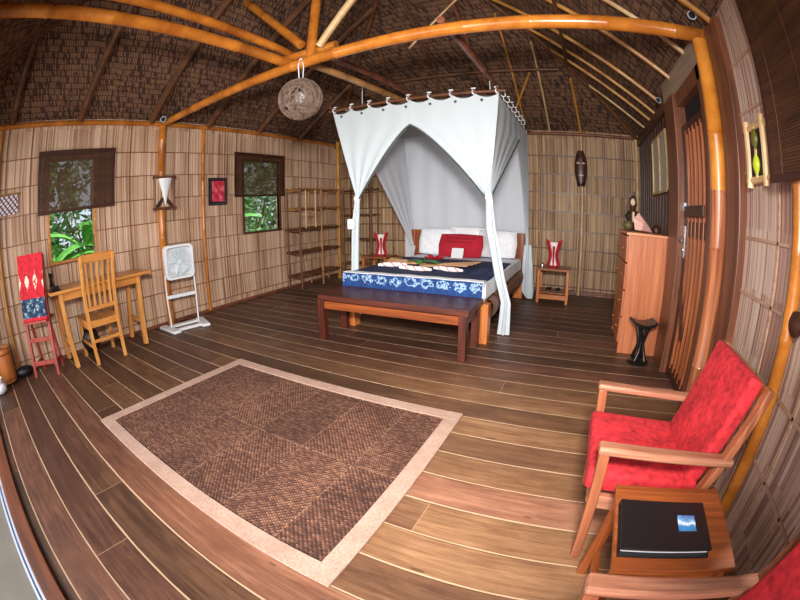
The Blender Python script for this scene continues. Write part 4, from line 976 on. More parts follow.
# ================================================================== NIGHTSTANDS + LAMPS
def nightstand(loc, label):
    t = thing('nightstand', label, 'nightstand', loc, 0, 'open wooden nightstands beside the bed')
    w_, d = 0.24, 0.21
    m = MB(); m.bx(-w_, w_, -d, d, 0.47, 0.50); m.build('top', MT['teak_x'], t, bevel=0.004)
    for sx in (-1, 1):
        for sy in (-1, 1):
            m = MB(); m.bx(sx * (w_ - 0.025) - 0.02, sx * (w_ - 0.025) + 0.02, sy * (d - 0.025) - 0.02, sy * (d - 0.025) + 0.02, 0, 0.47); m.build('leg', MT['orange_z'], t, bevel=0.003)
    for ya in (-d, d - 0.02): m = MB(); m.bx(-w_ + 0.03, w_ - 0.03, ya, ya + 0.02, 0.06, 0.13); m.build('lower_rail', MT['orange_x'], t, bevel=0.003)
    m = MB()
    for k in range(5): m.bx(-w_ + 0.01, w_ - 0.01, -d + 0.03 + k * 0.076, -d + 0.085 + k * 0.076, 0.14, 0.155)
    m.build('lower_shelf', MT['teak_x'], t)
    return t
nightstand((-0.35, 5.74, 0), 'open nightstand standing between the bed and the back wall corner')
nightstand((-3.28, 5.80, 0), 'open nightstand half hidden behind the window side of the bed')
MT['shade_w'] = plain('white_shade', col(236, 226, 220), 0.6, 0, 0.04)
def lamp(loc, label, rz=0.0):
    t = thing('table_lamp', label, 'lamp', loc, rz, 'red and white table lamps')
    m = MB(); m.lathe([(0.07, 0), (0.075, 0.012), (0.04, 0.03), (0.03, 0.04)], (0, 0, 0), 18); m.build('base', MT['cushion_red'], t, smooth=True)
    m = MB(); m.grid(lambda u, v: ((0.062 + 0.02 * math.sin(v * PI * 1.6 + 2.4) ) * math.cos(2 * PI * u), (0.05) * math.sin(2 * PI * u), 0.03 + 0.33 * v), 24, 14); m.build('lamp_shade', MT['shade_w'], t, smooth=True)
    for sx in (-1, 1):
        m = MB(); m.grid(lambda u, v: (sx * (0.045 + 0.02 * math.sin(v * PI * 1.6 + 2.4) + 0.05 * u * (0.75 + 0.55 * v ** 2 + 0.2 * (1 - v) ** 2)), -0.052 + 0.03 * u, 0.02 + (0.36 + 0.03 * u) * v), 6, 14, 0.006); m.build('shade_fin', MT['cushion_red'], t, smooth=True)
    m = MB(); m.grid(lambda u, v: ((u - .5) * 0.02 * (1 + v) , -0.058 - 0.012 * math.sin(v * PI), 0.03 + 0.28 * v), 3, 12, 0.004); m.build('red_stripe', MT['cushion_red'], t, smooth=True)
    return t
lamp((-0.37, 5.74, 0.50), 'red and white table lamp on the nightstand against the back wall')
lamp((-3.24, 5.78, 0.50), 'red and white table lamp seen between shelf and bed net', 0.5)
m = MB(); m.lathe([(0.03, 0), (0.032, 0.03), (0.02, 0.05), (0.01, 0.06)], (0, 0, 0), 12); o = tag(m.build('bottle', MT['steel'], None, smooth=True), 'tiny glass bottle beside the lamp on the nightstand', 'bottle'); o.location = (-0.53, 5.70, 0.502)
for k, dx in enumerate((-0.07, 0.07)):
    m = MB(); m.grid(lambda u, v: ((u - .5) * 0.09 * (0.75 + 0.25 * math.cos(v * 5)), (v - .5) * 0.25, 0.01 + 0.0 * u), 8, 12, 0.016); m.tube([(-0.035, -0.02, 0.02), (0, -0.06, 0.05), (0.035, -0.02, 0.02)], 0.006, 6)
    o = tag(m.build('sandal', MT['binder'], None, smooth=True), ['dark sandal on the lower shelf, nearer the bed', 'dark sandal on the lower shelf, nearer the mask wall'][k], 'sandal', 'pair of dark sandals on the nightstand shelf'); o.location = (-0.35 + dx, 5.74, 0.158)

# ================================================================== BAMBOO SHELF
t = thing('bamboo_shelf', 'open bamboo shelf rack standing in the corner beside the second window', 'shelf', (-4.38, 5.38, 0))
yp = (-0.52, 0.06, 0.60)
for i, y in enumerate(yp):
    for x in (-0.14, 0.14):
        pole((x, y, 0), (x, y, 1.70), 0.017, seed=i).build('upright', MT['darkbam'] if i == 0 else MT['tan'], t, smooth=True)
for z in (0.22, 0.62, 1.0, 1.36, 1.68):
    m = MB()
    for x in (-0.14, -0.045, 0.045, 0.14): m.tube([(x, -0.57, z), (x, 0.64, z)], 0.013, 8)
    for y in yp: m.tube([(-0.17, y, z - 0.026), (0.17, y, z - 0.026)], 0.012, 8)
    m.build('shelf_board', MT['darkbam'] if z < 1.1 else MT['tan'], t, smooth=True)
m = MB()
for z0 in (1.02, 1.20): m.tube([(0.15, -0.50, z0 + 0.04), (0.15, 0.04, z0 + 0.04)], 0.010, 8)
m.tube([(0.155, -0.38, 1.02), (0.155, -0.38, 1.66)], 0.012, 8); m.tube([(0.155, -0.12, 1.02), (0.155, -0.12, 1.66)], 0.012, 8); m.build('front_rail', MT['palebam'], t, smooth=True)
t = thing('bamboo_shelf', 'second bamboo rack against the back wall beside the tall bamboo pole', 'shelf', (-3.86, 6.12, 0))
for x in (-0.30, 0.30):
    for y in (-0.12, 0.12): pole((x, y, 0), (x, y, 1.70), 0.016, seed=5).build('upright', MT['darkbam'], t, smooth=True)
for z in (0.3, 0.75, 1.2, 1.66):
    m = MB()
    for y in (-0.12, -0.04, 0.04, 0.12): m.tube([(-0.34, y, z), (0.34, y, z)], 0.012, 8)
    m.build('shelf_board', MT['darkbam'], t, smooth=True)

# ================================================================== TALL CHEST, FIGURE, STOOL
t = thing('tall_chest', 'tall salmon coloured wooden chest against the wall beyond the door', 'chest', (0.725, 4.14, 0))
m = MB(); m.bx(-0.235, 0.235, -0.42, -0.395, 0.0, 1.14); m.build('side_panel', MT['salmon'], t, bevel=0.003)
m = MB(); m.bx(-0.235, 0.235, 0.395, 0.42, 0.0, 1.14); m.build('side_panel', MT['salmon'], t, bevel=0.003)
m = MB(); m.bx(-0.255, 0.24, -0.44, 0.44, 1.14, 1.165); m.build('top', MT['salmon_x'], t, bevel=0.004)
m = MB(); m.bx(0.21, 0.235, -0.395, 0.395, 0.02, 1.14); m.build('back_panel', MT['salmon'], t)
m = MB(); m.bx(-0.20, 0.21, -0.395, 0.395, 0.06, 0.08); m.build('bottom_board', MT['salmon_x'], t)
m = MB(); m.bx(-0.225, -0.20, -0.395, 0.395, 0.0, 0.09); m.build('plinth', MT['salmon'], t)
for k in range(4):
    z0 = 0.10 + k * 0.26; m = MB(); m.bx(-0.25, -0.20, -0.385, 0.385, z0, z0 + 0.245); d = m.build('drawer', MT['salmon'], t, bevel=0.005)
    for y in (-0.2, 0.2):
        m = MB(); m.sphere((-0.258, y, z0 + 0.12), 0.016, 12, 8); m.build('knob', MT['teak_x'], d, smooth=True)
t = thing('wooden_figurine', 'carved dark and white figurine standing on the tall chest', 'figurine', (0.62, 4.40, 1.165))
m = MB(); m.lathe([(0.06, 0), (0.065, 0.02), (0.045, 0.04), (0.035, 0.10), (0.05, 0.16), (0.045, 0.2), (0.028, 0.23), (0.04, 0.27), (0.048, 0.31), (0.04, 0.35), (0.015, 0.385)], (0, 0, 0), 16); m.build('body', MT['dwood'], t, smooth=True)
m = MB(); m.sphere((-0.005, -0.035, 0.31), 0.034, 12, 8, (0.9, 0.6, 1.2)); m.build('face', MT['bone'], t, smooth=True)
m = MB(); m.box((0, -0.045, 0.15), (0.028, 0.03, 0.11)); m.build('chest_plate', MT['bone'], t, bevel=0.008)
for e in (-1, 1): m = MB(); m.tube([(e * 0.045, 0, 0.21), (e * 0.085, -0.01, 0.15), (e * 0.05, -0.04, 0.10)], 0.014, 8); m.build('arm', MT['black'], t, smooth=True)
m = MB(); m.grid(lambda u, v: (0.11 * (u - .5) * (1 - 0.3 * v), 0.03 + 0.01 * math.sin(u * 9), 0.27 + 0.16 * v), 8, 6, 0.006); m.build('headdress', MT['rattan'], t, smooth=True)
MT['shell'] = plain('pink_shell', col(226, 182, 170), 0.35, 0, 0.1)
m = MB()
def shell(u, v):
    a = 2 * PI * v; s = u * 2.6 * PI; r = 0.085 * (1 - u) ** 0.9 + 0.004
    c = Vector((0.11 * (u - 0.5) * 1.7, 0, 0.085 * (1 - u) ** 0.9 + 0.01))
    fl_ = 1 + 0.12 * math.sin(5 * a)
    return (c.x, c.y + r * math.cos(a) * fl_, c.z + r * 0.95 * math.sin(a) * fl_)
m.grid(shell, 24, 30); o = tag(m.build('seashell', MT['shell'], None, smooth=True), 'large pink seashell lying on the tall chest', 'seashell'); o.location = (0.70, 3.98, 1.168); o.rotation_euler = (0, 0.0, 0.5)
m = MB(); m.lathe([(0.05, 0), (0.06, 0.03), (0.045, 0.07), (0.03, 0.08), (0.035, 0.09)], (0, 0, 0), 14); o = tag(m.build('pot', MT['dwood'], None, smooth=True), 'small dark pot beside the seashell on the tall chest', 'pot'); o.location = (0.87, 4.22, 1.166)
m = MB(); m.sphere((0, 0, 0.055), 0.06, 14, 8, (1, 1, 0.9)); o = tag(m.build('gourd', plain('olive_gourd', col(96, 84, 50), 0.5), None, smooth=True), 'small olive gourd at the outer edge of the tall chest', 'gourd'); o.location = (0.545, 4.22, 1.167)

t = thing('carved_stool', 'small black carved stool in front of the tall chest', 'stool', (0.69, 3.52, 0), 0.15)
t.scale = (0.82, 0.85, 0.97)
m = MB()
m.grid(lambda u, v: (0.15 * (2 * u - 1), 0.115 * (2 * v - 1) * (1 - 0.12 * (2 * u - 1) ** 2), 0.375 + 0.035 * (2 * u - 1) ** 2), 16, 10, 0.028); m.build('seat', MT['black'], t, smooth=True)
m = MB(); m.lathe([(0.13, 0), (0.135, 0.02), (0.11, 0.035)], (0, 0, 0), 20); m.build('base', MT['black'], t, smooth=True)
for k in range(4):
    a = PI / 4 + PI / 2 * k; m = MB(); e = [(0.09 * math.cos(a), 0.09 * math.sin(a), 0.02), (0.055 * math.cos(a + .3), 0.055 * math.sin(a + .3), 0.11), (0.025 * math.cos(a + .6), 0.025 * math.sin(a + .6), 0.19), (0.05 * math.cos(a + .3), 0.05 * math.sin(a + .3), 0.28), (0.085 * math.cos(a), 0.085 * math.sin(a), 0.375)]
    m.tube(e, [0.026, 0.02, 0.022, 0.02, 0.026], 10); m.build('leg', MT['black'], t, smooth=True)

# ================================================================== DESK AND CHAIR
t = thing('desk', 'honey coloured wooden desk against the window wall', 'desk', (-4.26, 1.315, 0))
m = MB(); m.bx(-0.25, 0.26, -0.635, 0.645, 0.775, 0.805); m.build('desk_top', MT['pine_y'], t, bevel=0.005)
for xa in (0.16, -0.185): m = MB(); m.bx(xa, xa + 0.025, -0.52, 0.52, 0.69, 0.775); m.build('apron', MT['pine_y'], t, bevel=0.003)
for sx in (-1, 1):
    for sy in (-1, 1):
        m = MB(); m.beam((sx * 0.16, sy * 0.50, 0.775), (sx * 0.215, sy * 0.46, 0.012), 0.045, 0.065, (1, 0, 0)); m.build('leg', MT['pine_z'], t, bevel=0.004)
for sy in (-1, 1): m = MB(); m.bx(-0.17, 0.17, sy * 0.48 - 0.012, sy * 0.48 + 0.012, 0.24, 0.29); m.build('side_stretcher', MT['pine_x'], t, bevel=0.003)
t = thing('desk_chair', 'honey coloured slat back chair pulled up to the desk', 'chair', (-4.13, 1.255, 0))
for sy in (-1, 1):
    m = MB(); P = [(0.21, sy * 0.175, 0.0), (0.165, sy * 0.18, 0.42), (0.17, sy * 0.185, 0.75), (0.215, sy * 0.195, 1.09)]
    for a, b in zip(P, P[1:]): m.beam(a, b, 0.034, 0.036, (0, 1, 0))
    m.build('leg', MT['pine_z'], t, bevel=0.003)
    m = MB(); m.beam((-0.23, sy * 0.19, 0.0), (-0.21, sy * 0.19, 0.43), 0.036, 0.036); m.build('leg', MT['pine_z'], t, bevel=0.003)
m = MB(); m.grid(lambda u, v: (-0.24 + 0.42 * u, (v - .5) * 0.42, 0.440 - 0.012 * math.sin(PI * v)), 8, 10, 0.022); m.build('seat', MT['pine_x'], t, smooth=True)
m = MB(); m.bx(-0.22, 0.17, -0.20, -0.18, 0.36, 0.42); m.bx(-0.22, 0.17, 0.18, 0.20, 0.36, 0.42); m.bx(-0.225, -0.20, -0.19, 0.19, 0.36, 0.42); m.bx(0.15, 0.175, -0.17, 0.17, 0.37, 0.43); m.build('seat_frame', MT['pine_y'], t, bevel=0.003)
m = MB(); m.beam((0.205, -0.20, 1.06), (0.205, 0.20, 1.06), 0.025, 0.085); m.build('top_rail', MT['pine_y'], t, bevel=0.008)
m = MB(); m.beam((0.168, -0.18, 0.56), (0.168, 0.18, 0.56), 0.022, 0.045); m.build('lower_rail', MT['pine_y'], t, bevel=0.004)
for k in range(5):
    y = -0.132 + k * 0.066; m = MB(); m.beam((0.168, y, 0.57), (0.172, y, 0.80), 0.012, 0.028, (0, 1, 0)); m.beam((0.172, y, 0.79), (0.203, y * 1.05, 1.03), 0.012, 0.028, (0, 1, 0)); m.build('back_slat', MT['pine_z'], t, bevel=0.002)
for sy in (-1, 1):
    m = MB(); m.bx(-0.21, 0.18, sy * 0.185 - 0.012, sy * 0.185 + 0.012, 0.17, 0.205); m.build('stretcher', MT['pine_x'], t, bevel=0.003)
m = MB(); m.bx(0.165, 0.195, -0.175, 0.175, 0.22, 0.25); m.build('stretcher', MT['pine_y'], t, bevel=0.003)
m = MB(); m.lathe([(0.03, 0), (0.034, 0.03), (0.02, 0.06), (0.012, 0.10), (0.03, 0.16), (0.026, 0.16)], (0, 0, 0), 14)
o = tag(m.build('vase', MT['hole'], None, smooth=True), 'small dark vase at the near end of the desk', 'vase'); o.location = (-4.36, 0.78, 0.806)
m = MB(); m.bx(-0.05, 0.05, -0.07, 0.07, 0, 0.012); m.bx(-0.035, 0.035, -0.05, 0.05, 0.012, 0.05)
o = tag(m.build('small_box', MT['black'], None, bevel=0.006), 'small black box on the near corner of the desk', 'box'); o.location = (-4.10, 0.76, 0.806)
# bag under the desk
m = MB(); m.sphere((0, 0, 0.15), 0.12, 16, 10, (0.8, 1, 1.2)); m.tube([(0, -0.07, 0.26), (0, -0.05, 0.36), (0, 0.05, 0.36), (0, 0.07, 0.26)], 0.01, 8)
o = tag(m.build('bag', MT['binder'], None, smooth=True), 'dark soft bag standing under the desk', 'bag'); o.location = (-4.36, 1.16, 0.012)
for v in o.data.vertices: v.co.z = max(v.co.z, 0.0)

# ================================================================== RED STAND WITH SARONG
t = thing('towel_stand', 'tall red wooden stand with rungs beside the desk', 'stand', (-4.25, 0.535, 0), -0.55)
for sy in (-1, 1):
    m = MB(); m.beam((0.12, sy * 0.155, 0.0), (-0.02, sy * 0.145, 1.19), 0.032, 0.036, (0, 1, 0)); m.build('leg', MT['red_paint'], t, bevel=0.004)
    m = MB(); m.beam((-0.16, sy * 0.135, 0.0), (0.01, sy * 0.125, 0.66), 0.028, 0.030, (0, 1, 0)); m.build('leg', MT['red_paint'], t, bevel=0.004)
for z in (0.14, 0.37, 1.12):
    m = MB(); x = 0.12 - 0.14 * z / 1.19; m.beam((x, -0.15, z), (x, 0.15, z), 0.022, 0.045); m.build('rung', MT['red_paint'], t, bevel=0.004)
m = MB(); m.bx(-0.14, 0.15, -0.16, 0.16, 0.545, 0.57); m.build('seat', MT['red_paint'], t, bevel=0.005)
for ya in (-0.14, 0.12): m = MB(); m.bx(-0.14, 0.10, ya, ya + 0.02, 0.10, 0.14); m.build('side_rung', MT['red_paint'], t, bevel=0.003)
t_ = NT('sarong_cloth'); p = t_.sep(t_.obj()); z = p[2]; y = p[1]
n = t_.noise(t_.obj(), 22, 4, 0.7)
uu = t_.math('ABSOLUTE', t_.math('SUBTRACT', t_.math('FRACT', t_.math('MULTIPLY', y, 9.0)), 0.5))
fig = t_.math('MULTIPLY', t_.math('LESS_THAN', t_.math('ADD', uu, t_.math('MULTIPLY', t_.math('ABSOLUTE', t_.math('SUBTRACT', z, 0.95)), 3.2)), 0.30), t_.math('GREATER_THAN', n, 0.47))
red = t_.mix(fig, t_.ramp(n, [(0.35, col(170, 14, 30)), (0.6, col(212, 34, 54))]), col(232, 210, 190))
blu = t_.ramp(n, [(0.40, col(28, 44, 74)), (0.52, col(60, 104, 140)), (0.60, col(176, 190, 170))], 'CONSTANT')
isb = t_.math('MULTIPLY', t_.math('LESS_THAN', z, 0.785), t_.math('GREATER_THAN', z, 0.60))
MT['sarong'] = t_.fin(t_.mix(isb, red, blu), 0.85)
m = MB()
def sar(u, v):
    y = (u - .5) * 0.335; s = v * 1.25
    if s < 0.64: zz = 1.205 - s; x = 0.022 + 0.14 * (1.19 - zz) / 1.19 + 0.016
    else: zz = 0.575 + 0.0 * s; x = 0.125 + 0.016
    if v < 0.03: x -= 0.05 * (0.03 - v) / 0.03
    return (x - 0.02 + 0.006 * math.sin(u * 17), y, zz)
m.grid(lambda u, v: (0.018 + 0.14 * (v * 0.66) / 1.19 + 0.012 + 0.005 * math.sin(u * 19 + 2 * v), (u - .5) * (0.335 - 0.02 * v), 1.21 - 0.64 * v), 24, 40, 0.008)
o = tag(m.build('sarong', MT['sarong'], None, smooth=True), 'red sarong with pale figures and blue band draped over the red stand', 'cloth'); o.location = (-4.25, 0.535, 0); o.rotation_euler = (0, 0, -0.55)

# drum-shaped container at the far left
t = thing('wooden_drum', 'orange brown wooden drum at the wall, cut by the picture edge', 'drum', (-4.40, -0.02, 0))
m = MB(); m.lathe([(0.115, 0.02), (0.128, 0.05), (0.118, 0.2), (0.128, 0.34), (0.12, 0.37), (0.10, 0.37), (0.09, 0.35)], (0, 0, 0), 24); m.build('body', MT['orange_z'], t, smooth=True)
m = MB(); m.lathe([(0.10, 0), (0.11, 0.02)], (0, 0, 0), 24); m.build('foot_ring', MT['black'], t, smooth=True)
for z in (0.06, 0.32): m = MB(); m.lathe([(0.127, z - 0.008), (0.131, z), (0.127, z + 0.008)], (0, 0, 0), 24, cap=False); m.build('hoop', MT['teak_x'], t, smooth=True)
m = MB(); m.sphere((0, 0, 0.06), 0.075, 14, 8, (1, 1.1, 0.8)); m.grid(lambda u, v: (0.05 * math.cos(6 * u), 0.05 * math.sin(6 * u), 0.09 + 0.07 * v), 12, 4)
o = tag(m.build('plastic_bag', MT['sheet'], None, smooth=True), 'white plastic bag on the floor in front of the wooden drum', 'bag'); o.location = (-4.13, -0.15, 0.0)
m = MB(); m.sphere((0, 0, 0.06), 0.10, 14, 8, (0.7, 1.3, 0.6))
o = tag(m.build('shoe', MT['binder'], None, smooth=True), 'dark shoe lying between the wooden drum and the red stand', 'shoe'); o.location = (-4.40, 0.22, 0.0)

# ================================================================== WHITE FAN
t = thing('box_fan', 'white box fan on a tubular floor stand beside the desk', 'fan', (-4.22, 2.475, 0), -0.20)
t.scale = (1, 1, 1.02)
def rrect(hw, hh, r, n=6):
    P = []
    for cx, cz, a0 in ((hw - r, hh - r, 0), (-hw + r, hh - r, PI / 2), (-hw + r, -hh + r, PI), (hw - r, -hh + r, 1.5 * PI)):
        for k in range(n + 1): a = a0 + PI / 2 * k / n; P.append((cx + r * math.cos(a), cz + r * math.sin(a)))
    return P
P = rrect(0.20, 0.205, 0.06); ZC = 0.80
m = MB(); n_ = len(P)
for xa in (-0.055, 0.055): pass
vs = [(x, a * s_, b * s_ + ZC) for (x, s_) in ((-0.055, 0.97), (-0.04, 1.0), (0.04, 1.0), (0.055, 0.97), (0.055, 0.86), (0.03, 0.84)) for a, b in P]
fs = [(j * n_ + k, j * n_ + (k + 1) % n_, (j + 1) * n_ + (k + 1) % n_, (j + 1) * n_ + k) for j in range(5) for k in range(n_)] + [tuple(range(n_))]
m.add(vs, fs); m.build('housing', MT['white'], t, smooth=True)
m = MB()
for k in range(9): r = 0.03 + k * 0.0165; m.tube([(0.05, r * math.cos(2 * PI * i / 32), ZC + r * math.sin(2 * PI * i / 32)) for i in range(32)], 0.0022, 4, closed=True)
for k in range(16): a = 2 * PI * k / 16; m.tube([(0.05, 0.03 * math.cos(a), ZC + 0.03 * math.sin(a)), (0.048, 0.168 * math.cos(a), ZC + 0.168 * math.sin(a))], 0.0022, 4)
m.build('grille', MT['white'], t, smooth=True)
m = MB(); R = Vector((1, 0, 0)).to_track_quat('Z', 'Y').to_matrix(); m.lathe([(0.034, 0.05), (0.03, 0.062), (0.001, 0.065)], (0, 0, 0), 16, cap=False); m.v = [(v[2], v[0], v[1] + ZC) for v in m.v]; m.build('hub_cap', MT['bluewhite'], t, smooth=True)
for k in range(5):
    a0 = 2 * PI * k / 5; m = MB()
    m.grid(lambda u, v, a0=a0: (0.005 + 0.03 * v, (0.03 + 0.125 * u) * math.cos(a0 + (v - .2) * 0.9), ZC + (0.03 + 0.125 * u) * math.sin(a0 + (v - .2) * 0.9)), 8, 6, 0.003); m.build('blade', MT['bluewhite'], t, smooth=True)
for sy in (-1, 1):
    m = MB(); m.tube([(0, sy * 0.20, 0.66), (0, sy * 0.205, 0.4), (0, sy * 0.195, 0.03)], 0.011, 8); m.build('stand_tube', MT['white'], t, smooth=True)
    m = MB(); m.beam((-0.17, sy * 0.27, 0.020), (0.24, sy * 0.20, 0.020), 0.11, 0.034); m.build('foot', MT['white'], t, bevel=0.01)
m = MB(); m.beam((0, -0.20, 0.395), (0, 0.20, 0.395), 0.035, 0.04); m.build('control_bar', MT['white'], t, bevel=0.006)
for k in range(4): m = MB(); m.box((0.018, -0.09 + 0.05 * k, 0.40), (0.01, 0.022, 0.018)); m.build('switch', MT['bluewhite'], t)
for xa in (-0.12, 0.10): m = MB(); m.bx(xa, xa + 0.07, -0.2, 0.2, 0.006, 0.035); m.build('base_bar', MT['white'], t, bevel=0.006)

# ================================================================== ARMCHAIRS, SIDE TABLE, BINDER
def armchair(loc, label, rz=0.0):
    t = thing('armchair', label, 'armchair', loc, rz, 'red cushioned wooden armchairs by the wall')
    # local: front at -x, back at +x ; width along y, centre at seat middle
    hy = 0.256
    for sy in (-1, 1):
        y = sy * hy
        m = MB(); m.beam((-0.185, y, 0.0), (-0.215, y, 0.545), 0.040, 0.045, (0, 1, 0)); m.build('leg', MT['arm_z'], t, bevel=0.006)
        m = MB(); P = [(0.40, y, 0.0), (0.20, y, 0.40), (0.375, y, 0.93)]
        m.beam((0.395, y, 0.0), (0.21, y, 0.36), 0.036, 0.05, (0, 1, 0)); m.build('leg', MT['arm_z'], t, bevel=0.006)
        m = MB(); m.beam((0.19, y, 0.32), (0.37, y, 0.815), 0.034, 0.045, (0, 1, 0)); m.build('back_post', MT['arm_z'], t, bevel=0.006)
        m = MB(); m.beam((-0.24, y, 0.556), (0.31, y, 0.535), 0.058, 0.030); m.build('armrest', MT['arm_x'], t, bevel=0.010)
        m = MB(); m.beam((-0.20, y, 0.325), (0.24, y, 0.30), 0.030, 0.06); m.build('side_rail', MT['arm_x'], t, bevel=0.004)
    m = MB(); m.bx(-0.225, -0.195, -hy + 0.02, hy - 0.02, 0.29, 0.35); m.build('front_rail', MT['arm_x'], t, bevel=0.004)
    for (x, z) in ((0.245, 0.47), (0.358, 0.785)):
        m = MB(); m.beam((x, -hy + 0.01, z), (x, hy - 0.01, z), 0.022, 0.05); m.build('back_rail', MT['teak_y'], t, bevel=0.004)
    m = MB(); soft_box(m, -0.25, 0.21, -0.24, 0.24, -0.045, 0.045, 0.022); s = m.build('seat_cushion', MT['red_cloth'], t, smooth=True); s.location = (0, 0, 0.385); s.rotation_euler = (0, 0.05, 0)
    m = MB(); soft_box(m, -0.035, 0.035, -0.222, 0.222, -0.235, 0.215, 0.02); s = m.build('back_cushion', MT['red_cloth'], t, smooth=True); s.location = (0.255, 0, 0.625); s.rotation_euler = (0, 0.345, 0)
    return t
a1 = armchair((0.40, 1.385, 0), 'armchair with bright red seat and back between side table and slatted door')
a2 = copy_tree(a1); a2.location = (0.40, 0.295, 0); a2['label'] = 'armchair mostly out of view, only its armrest and red back corner show beside the table'

t = thing('side_table', 'small orange wood side table between the two red armchairs', 'table', (0.455, 0.875, 0))
for k, (a, b) in enumerate(((-0.19, -0.001), (0.001, 0.19))):
    m = MB(); m.bx(-0.205, 0.205, a, b, 0.435, 0.458); m.build('top_board', MT['teak_x'], t, bevel=0.003)
for sx in (-1, 1):
    for sy in (-1, 1):
        m = MB(); m.beam((sx * 0.17, sy * 0.155, 0.435), (sx * 0.20, sy * 0.165, 0.0), 0.04, 0.04, (1, 0, 0)); m.build('leg', MT['teak_z'], t, bevel=0.004)
m = MB(); m.bx(-0.17, 0.17, -0.165, -0.145, 0.37, 0.435); m.bx(-0.17, 0.17, 0.145, 0.165, 0.37, 0.435); m.bx(-0.18, -0.16, -0.15, 0.15, 0.37, 0.435); m.bx(0.16, 0.18, -0.15, 0.15, 0.37, 0.435); m.build('apron', MT['teak_x'], t, bevel=0.003)
for xa in (-0.19, 0.165): m = MB(); m.bx(xa, xa + 0.025, -0.15, 0.15, 0.12, 0.16); m.build('stretcher', MT['teak_y'], t, bevel=0.003)

t = thing('ring_binder', 'black ring binder with a small blue picture on the side table', 'binder', (0.408, 0.842, 0.459), 0.0)
m = MB(); m.bx(-0.148, 0.148, -0.108, 0.105, 0.026, 0.034); m.build('front_cover', MT['binder'], t, bevel=0.001)
m = MB(); m.bx(-0.15, 0.15, -0.112, 0.105, 0.0, 0.009); m.build('back_cover', MT['binder'], t, bevel=0.001)
m = MB(); m.bx(-0.15, 0.15, 0.101, 0.105, 0.0, 0.032); m.build('spine', MT['binder'], t, bevel=0.001)
m = MB(); m.bx(-0.142, 0.142, -0.098, 0.10, 0.011, 0.024); m.build('pages', MT['paper'], t)
t_ = NT('blue_photo'); p = t_.sep(t_.obj()); n = t_.noise(t_.obj(), 30, 3)
v = t_.math('ADD', t_.math('MULTIPLY', t_.math('ADD', p[1], 0.04), 9.0), t_.math('MULTIPLY', n, 0.5))
MT['photo'] = t_.fin(t_.ramp(v, [(0.2, col(60, 90, 130)), (0.5, col(50, 130, 190)), (0.62, col(220, 230, 236)), (0.75, col(110, 160, 210)), (1.0, col(40, 70, 130))]), 0.25)
m = MB(); m.bx(0.040, 0.102, -0.030, 0.040, 0.034, 0.0355); m.build('cover_picture', MT['photo'], t)

# ================================================================== PLANTS OUTSIDE THE WINDOWS
def banana(loc, label, n=7, H=2.0, seed=0, mat='leaf1', L0=1.3, W0=0.17):
    t = thing('banana_plant', label, 'plant', loc, 0, 'green plants outside the windows'); rr = random.Random(seed)
    m = MB(); m.tube([(0, 0, 0), (0.02, 0.02, H * 0.4), (0.0, 0.03, H * 0.75)], [0.08, 0.06, 0.04], 10); m.build('stem', MT['stem'], t, smooth=True)
    for k in range(n):
        a = 2 * PI * k / n + rr.uniform(-0.4, 0.4); el = rr.uniform(0.5, 1.25); L_ = L0 * rr.uniform(0.8, 1.15); z0 = H * rr.uniform(0.35, 0.72); w_ = W0 * rr.uniform(0.8, 1.2); m = MB()
        def fn(u, v, a=a, el=el, L_=L_, z0=z0, w_=w_):
            r = L_ * u * math.cos(el) + 0.3 * L_ * u * u; z = z0 + L_ * u * math.sin(el) - 0.55 * L_ * u ** 2.2
            hw = w_ * math.sin(PI * min(1, u * 0.92 + 0.06)) ** 0.7; s = (v - .5) * 2
            return (r * math.cos(a) - s * hw * math.sin(a), r * math.sin(a) + s * hw * math.cos(a), z - 0.06 * abs(s))
        m.grid(fn, 14, 6, 0.003); m.build('leaf', MT[mat], t, smooth=True)
    return t
banana((-6.5, 1.05, -0.7), 'banana plant with broad bright leaves outside the desk window', 9, 2.6, 3)
banana((-7.0, 2.1, -0.7), 'second banana plant farther off outside the desk window', 8, 2.9, 8)
banana((-5.85, 0.25, -0.7), 'small leafy plant outside the near edge of the desk window', 8, 1.9, 12, 'leaf3', 0.8, 0.06)
banana((-6.4, 4.75, -0.7), 'broad leaved plant outside the window near the shelf', 8, 2.9, 21)
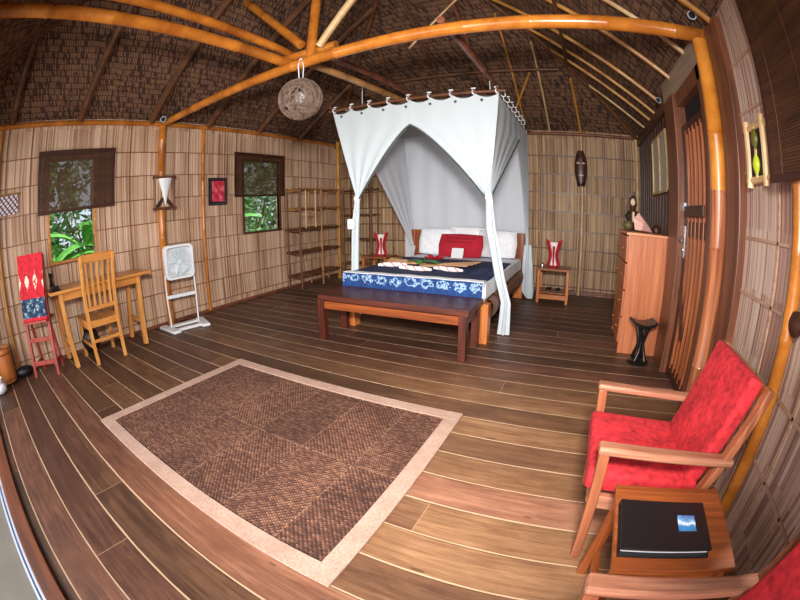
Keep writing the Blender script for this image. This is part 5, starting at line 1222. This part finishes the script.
def shrub(loc, label, R_, H, seed, mat, n=420):
    t = thing('shrub', label, 'shrub', loc, 0, 'shrubs behind the hut'); rr = random.Random(seed)
    m = MB()
    for k in range(7):
        a = rr.uniform(0, 2 * PI); m.tube([(0, 0, 0), (0.3 * R_ * math.cos(a), 0.3 * R_ * math.sin(a), H * 0.5), (0.7 * R_ * math.cos(a), 0.7 * R_ * math.sin(a), H * 0.85)], [0.03, 0.02, 0.008], 6)
    m.build('branches', MT['darkbam'], t, smooth=True)
    m = MB()
    for k in range(n):
        a = rr.uniform(0, 2 * PI); q = rr.uniform(0.2, 1) ** 0.6; z = H * rr.uniform(0.15, 1.0); r = R_ * q * math.sin(PI * min(0.97, 0.15 + 0.8 * z / H)); c = Vector((r * math.cos(a), r * math.sin(a), z))
        d = Vector((rr.uniform(-1, 1), rr.uniform(-1, 1), rr.uniform(-.6, .6))).normalized(); s = d.orthogonal().normalized() * rr.uniform(0.02, 0.045); L_ = rr.uniform(0.12, 0.25)
        m.add([c, c + d * L_ * .5 + s, c + d * L_, c + d * L_ * .5 - s], [(0, 1, 2, 3)])
    m.build('foliage', MT[mat], t)
    return t
for (yy_, xx_, lab, sd) in ((0.0, -9.5, 'tall hedge of foliage far outside the desk window', 11), (6.2, -10.5, 'tall hedge of foliage far outside the window near the shelf', 12), (12.6, -11.5, 'tall hedge of foliage beyond the grey green shrub outside the shelf window', 13)):
    rr = random.Random(sd); m = MB()
    for k in range(3600):
        c = Vector((rr.uniform(-1.0, 0.4), rr.uniform(-2.7, 2.7), rr.uniform(0, 5.5))); d = Vector((rr.uniform(-1, 1), rr.uniform(-1, 1), rr.uniform(-1, .4))).normalized(); s_ = d.orthogonal().normalized() * rr.uniform(0.04, 0.09); L_ = rr.uniform(0.25, 0.5)
        m.add([c, c + d * L_ * .5 + s_, c + d * L_, c + d * L_ * .5 - s_], [(0, 1, 2, 3)])
    o = m.build('hedge', MT['leaf2']); o.location = (xx_, yy_, -0.7); tag(o, lab, 'hedge', None, 'stuff')
shrub((-6.9, 0.6, -0.7), 'large dark shrub far outside the desk window', 1.1, 3.4, 1, 'leaf2', 700)
shrub((-7.6, 2.4, -0.7), 'grey green shrub behind the banana plants', 1.2, 3.6, 2, 'leaf3', 700)
shrub((-6.7, 5.6, -0.7), 'mid green shrub outside the window near the shelf', 1.0, 2.4, 3, 'leaf2', 600)
shrub((-8.0, 7.4, -0.7), 'grey green shrub behind the mid green one outside the window near the shelf', 1.3, 3.2, 4, 'leaf3', 700)
shrub((-6.2, 6.7, -0.7), 'low pale shrub outside the window near the shelf', 0.8, 1.9, 5, 'leaf3', 500)
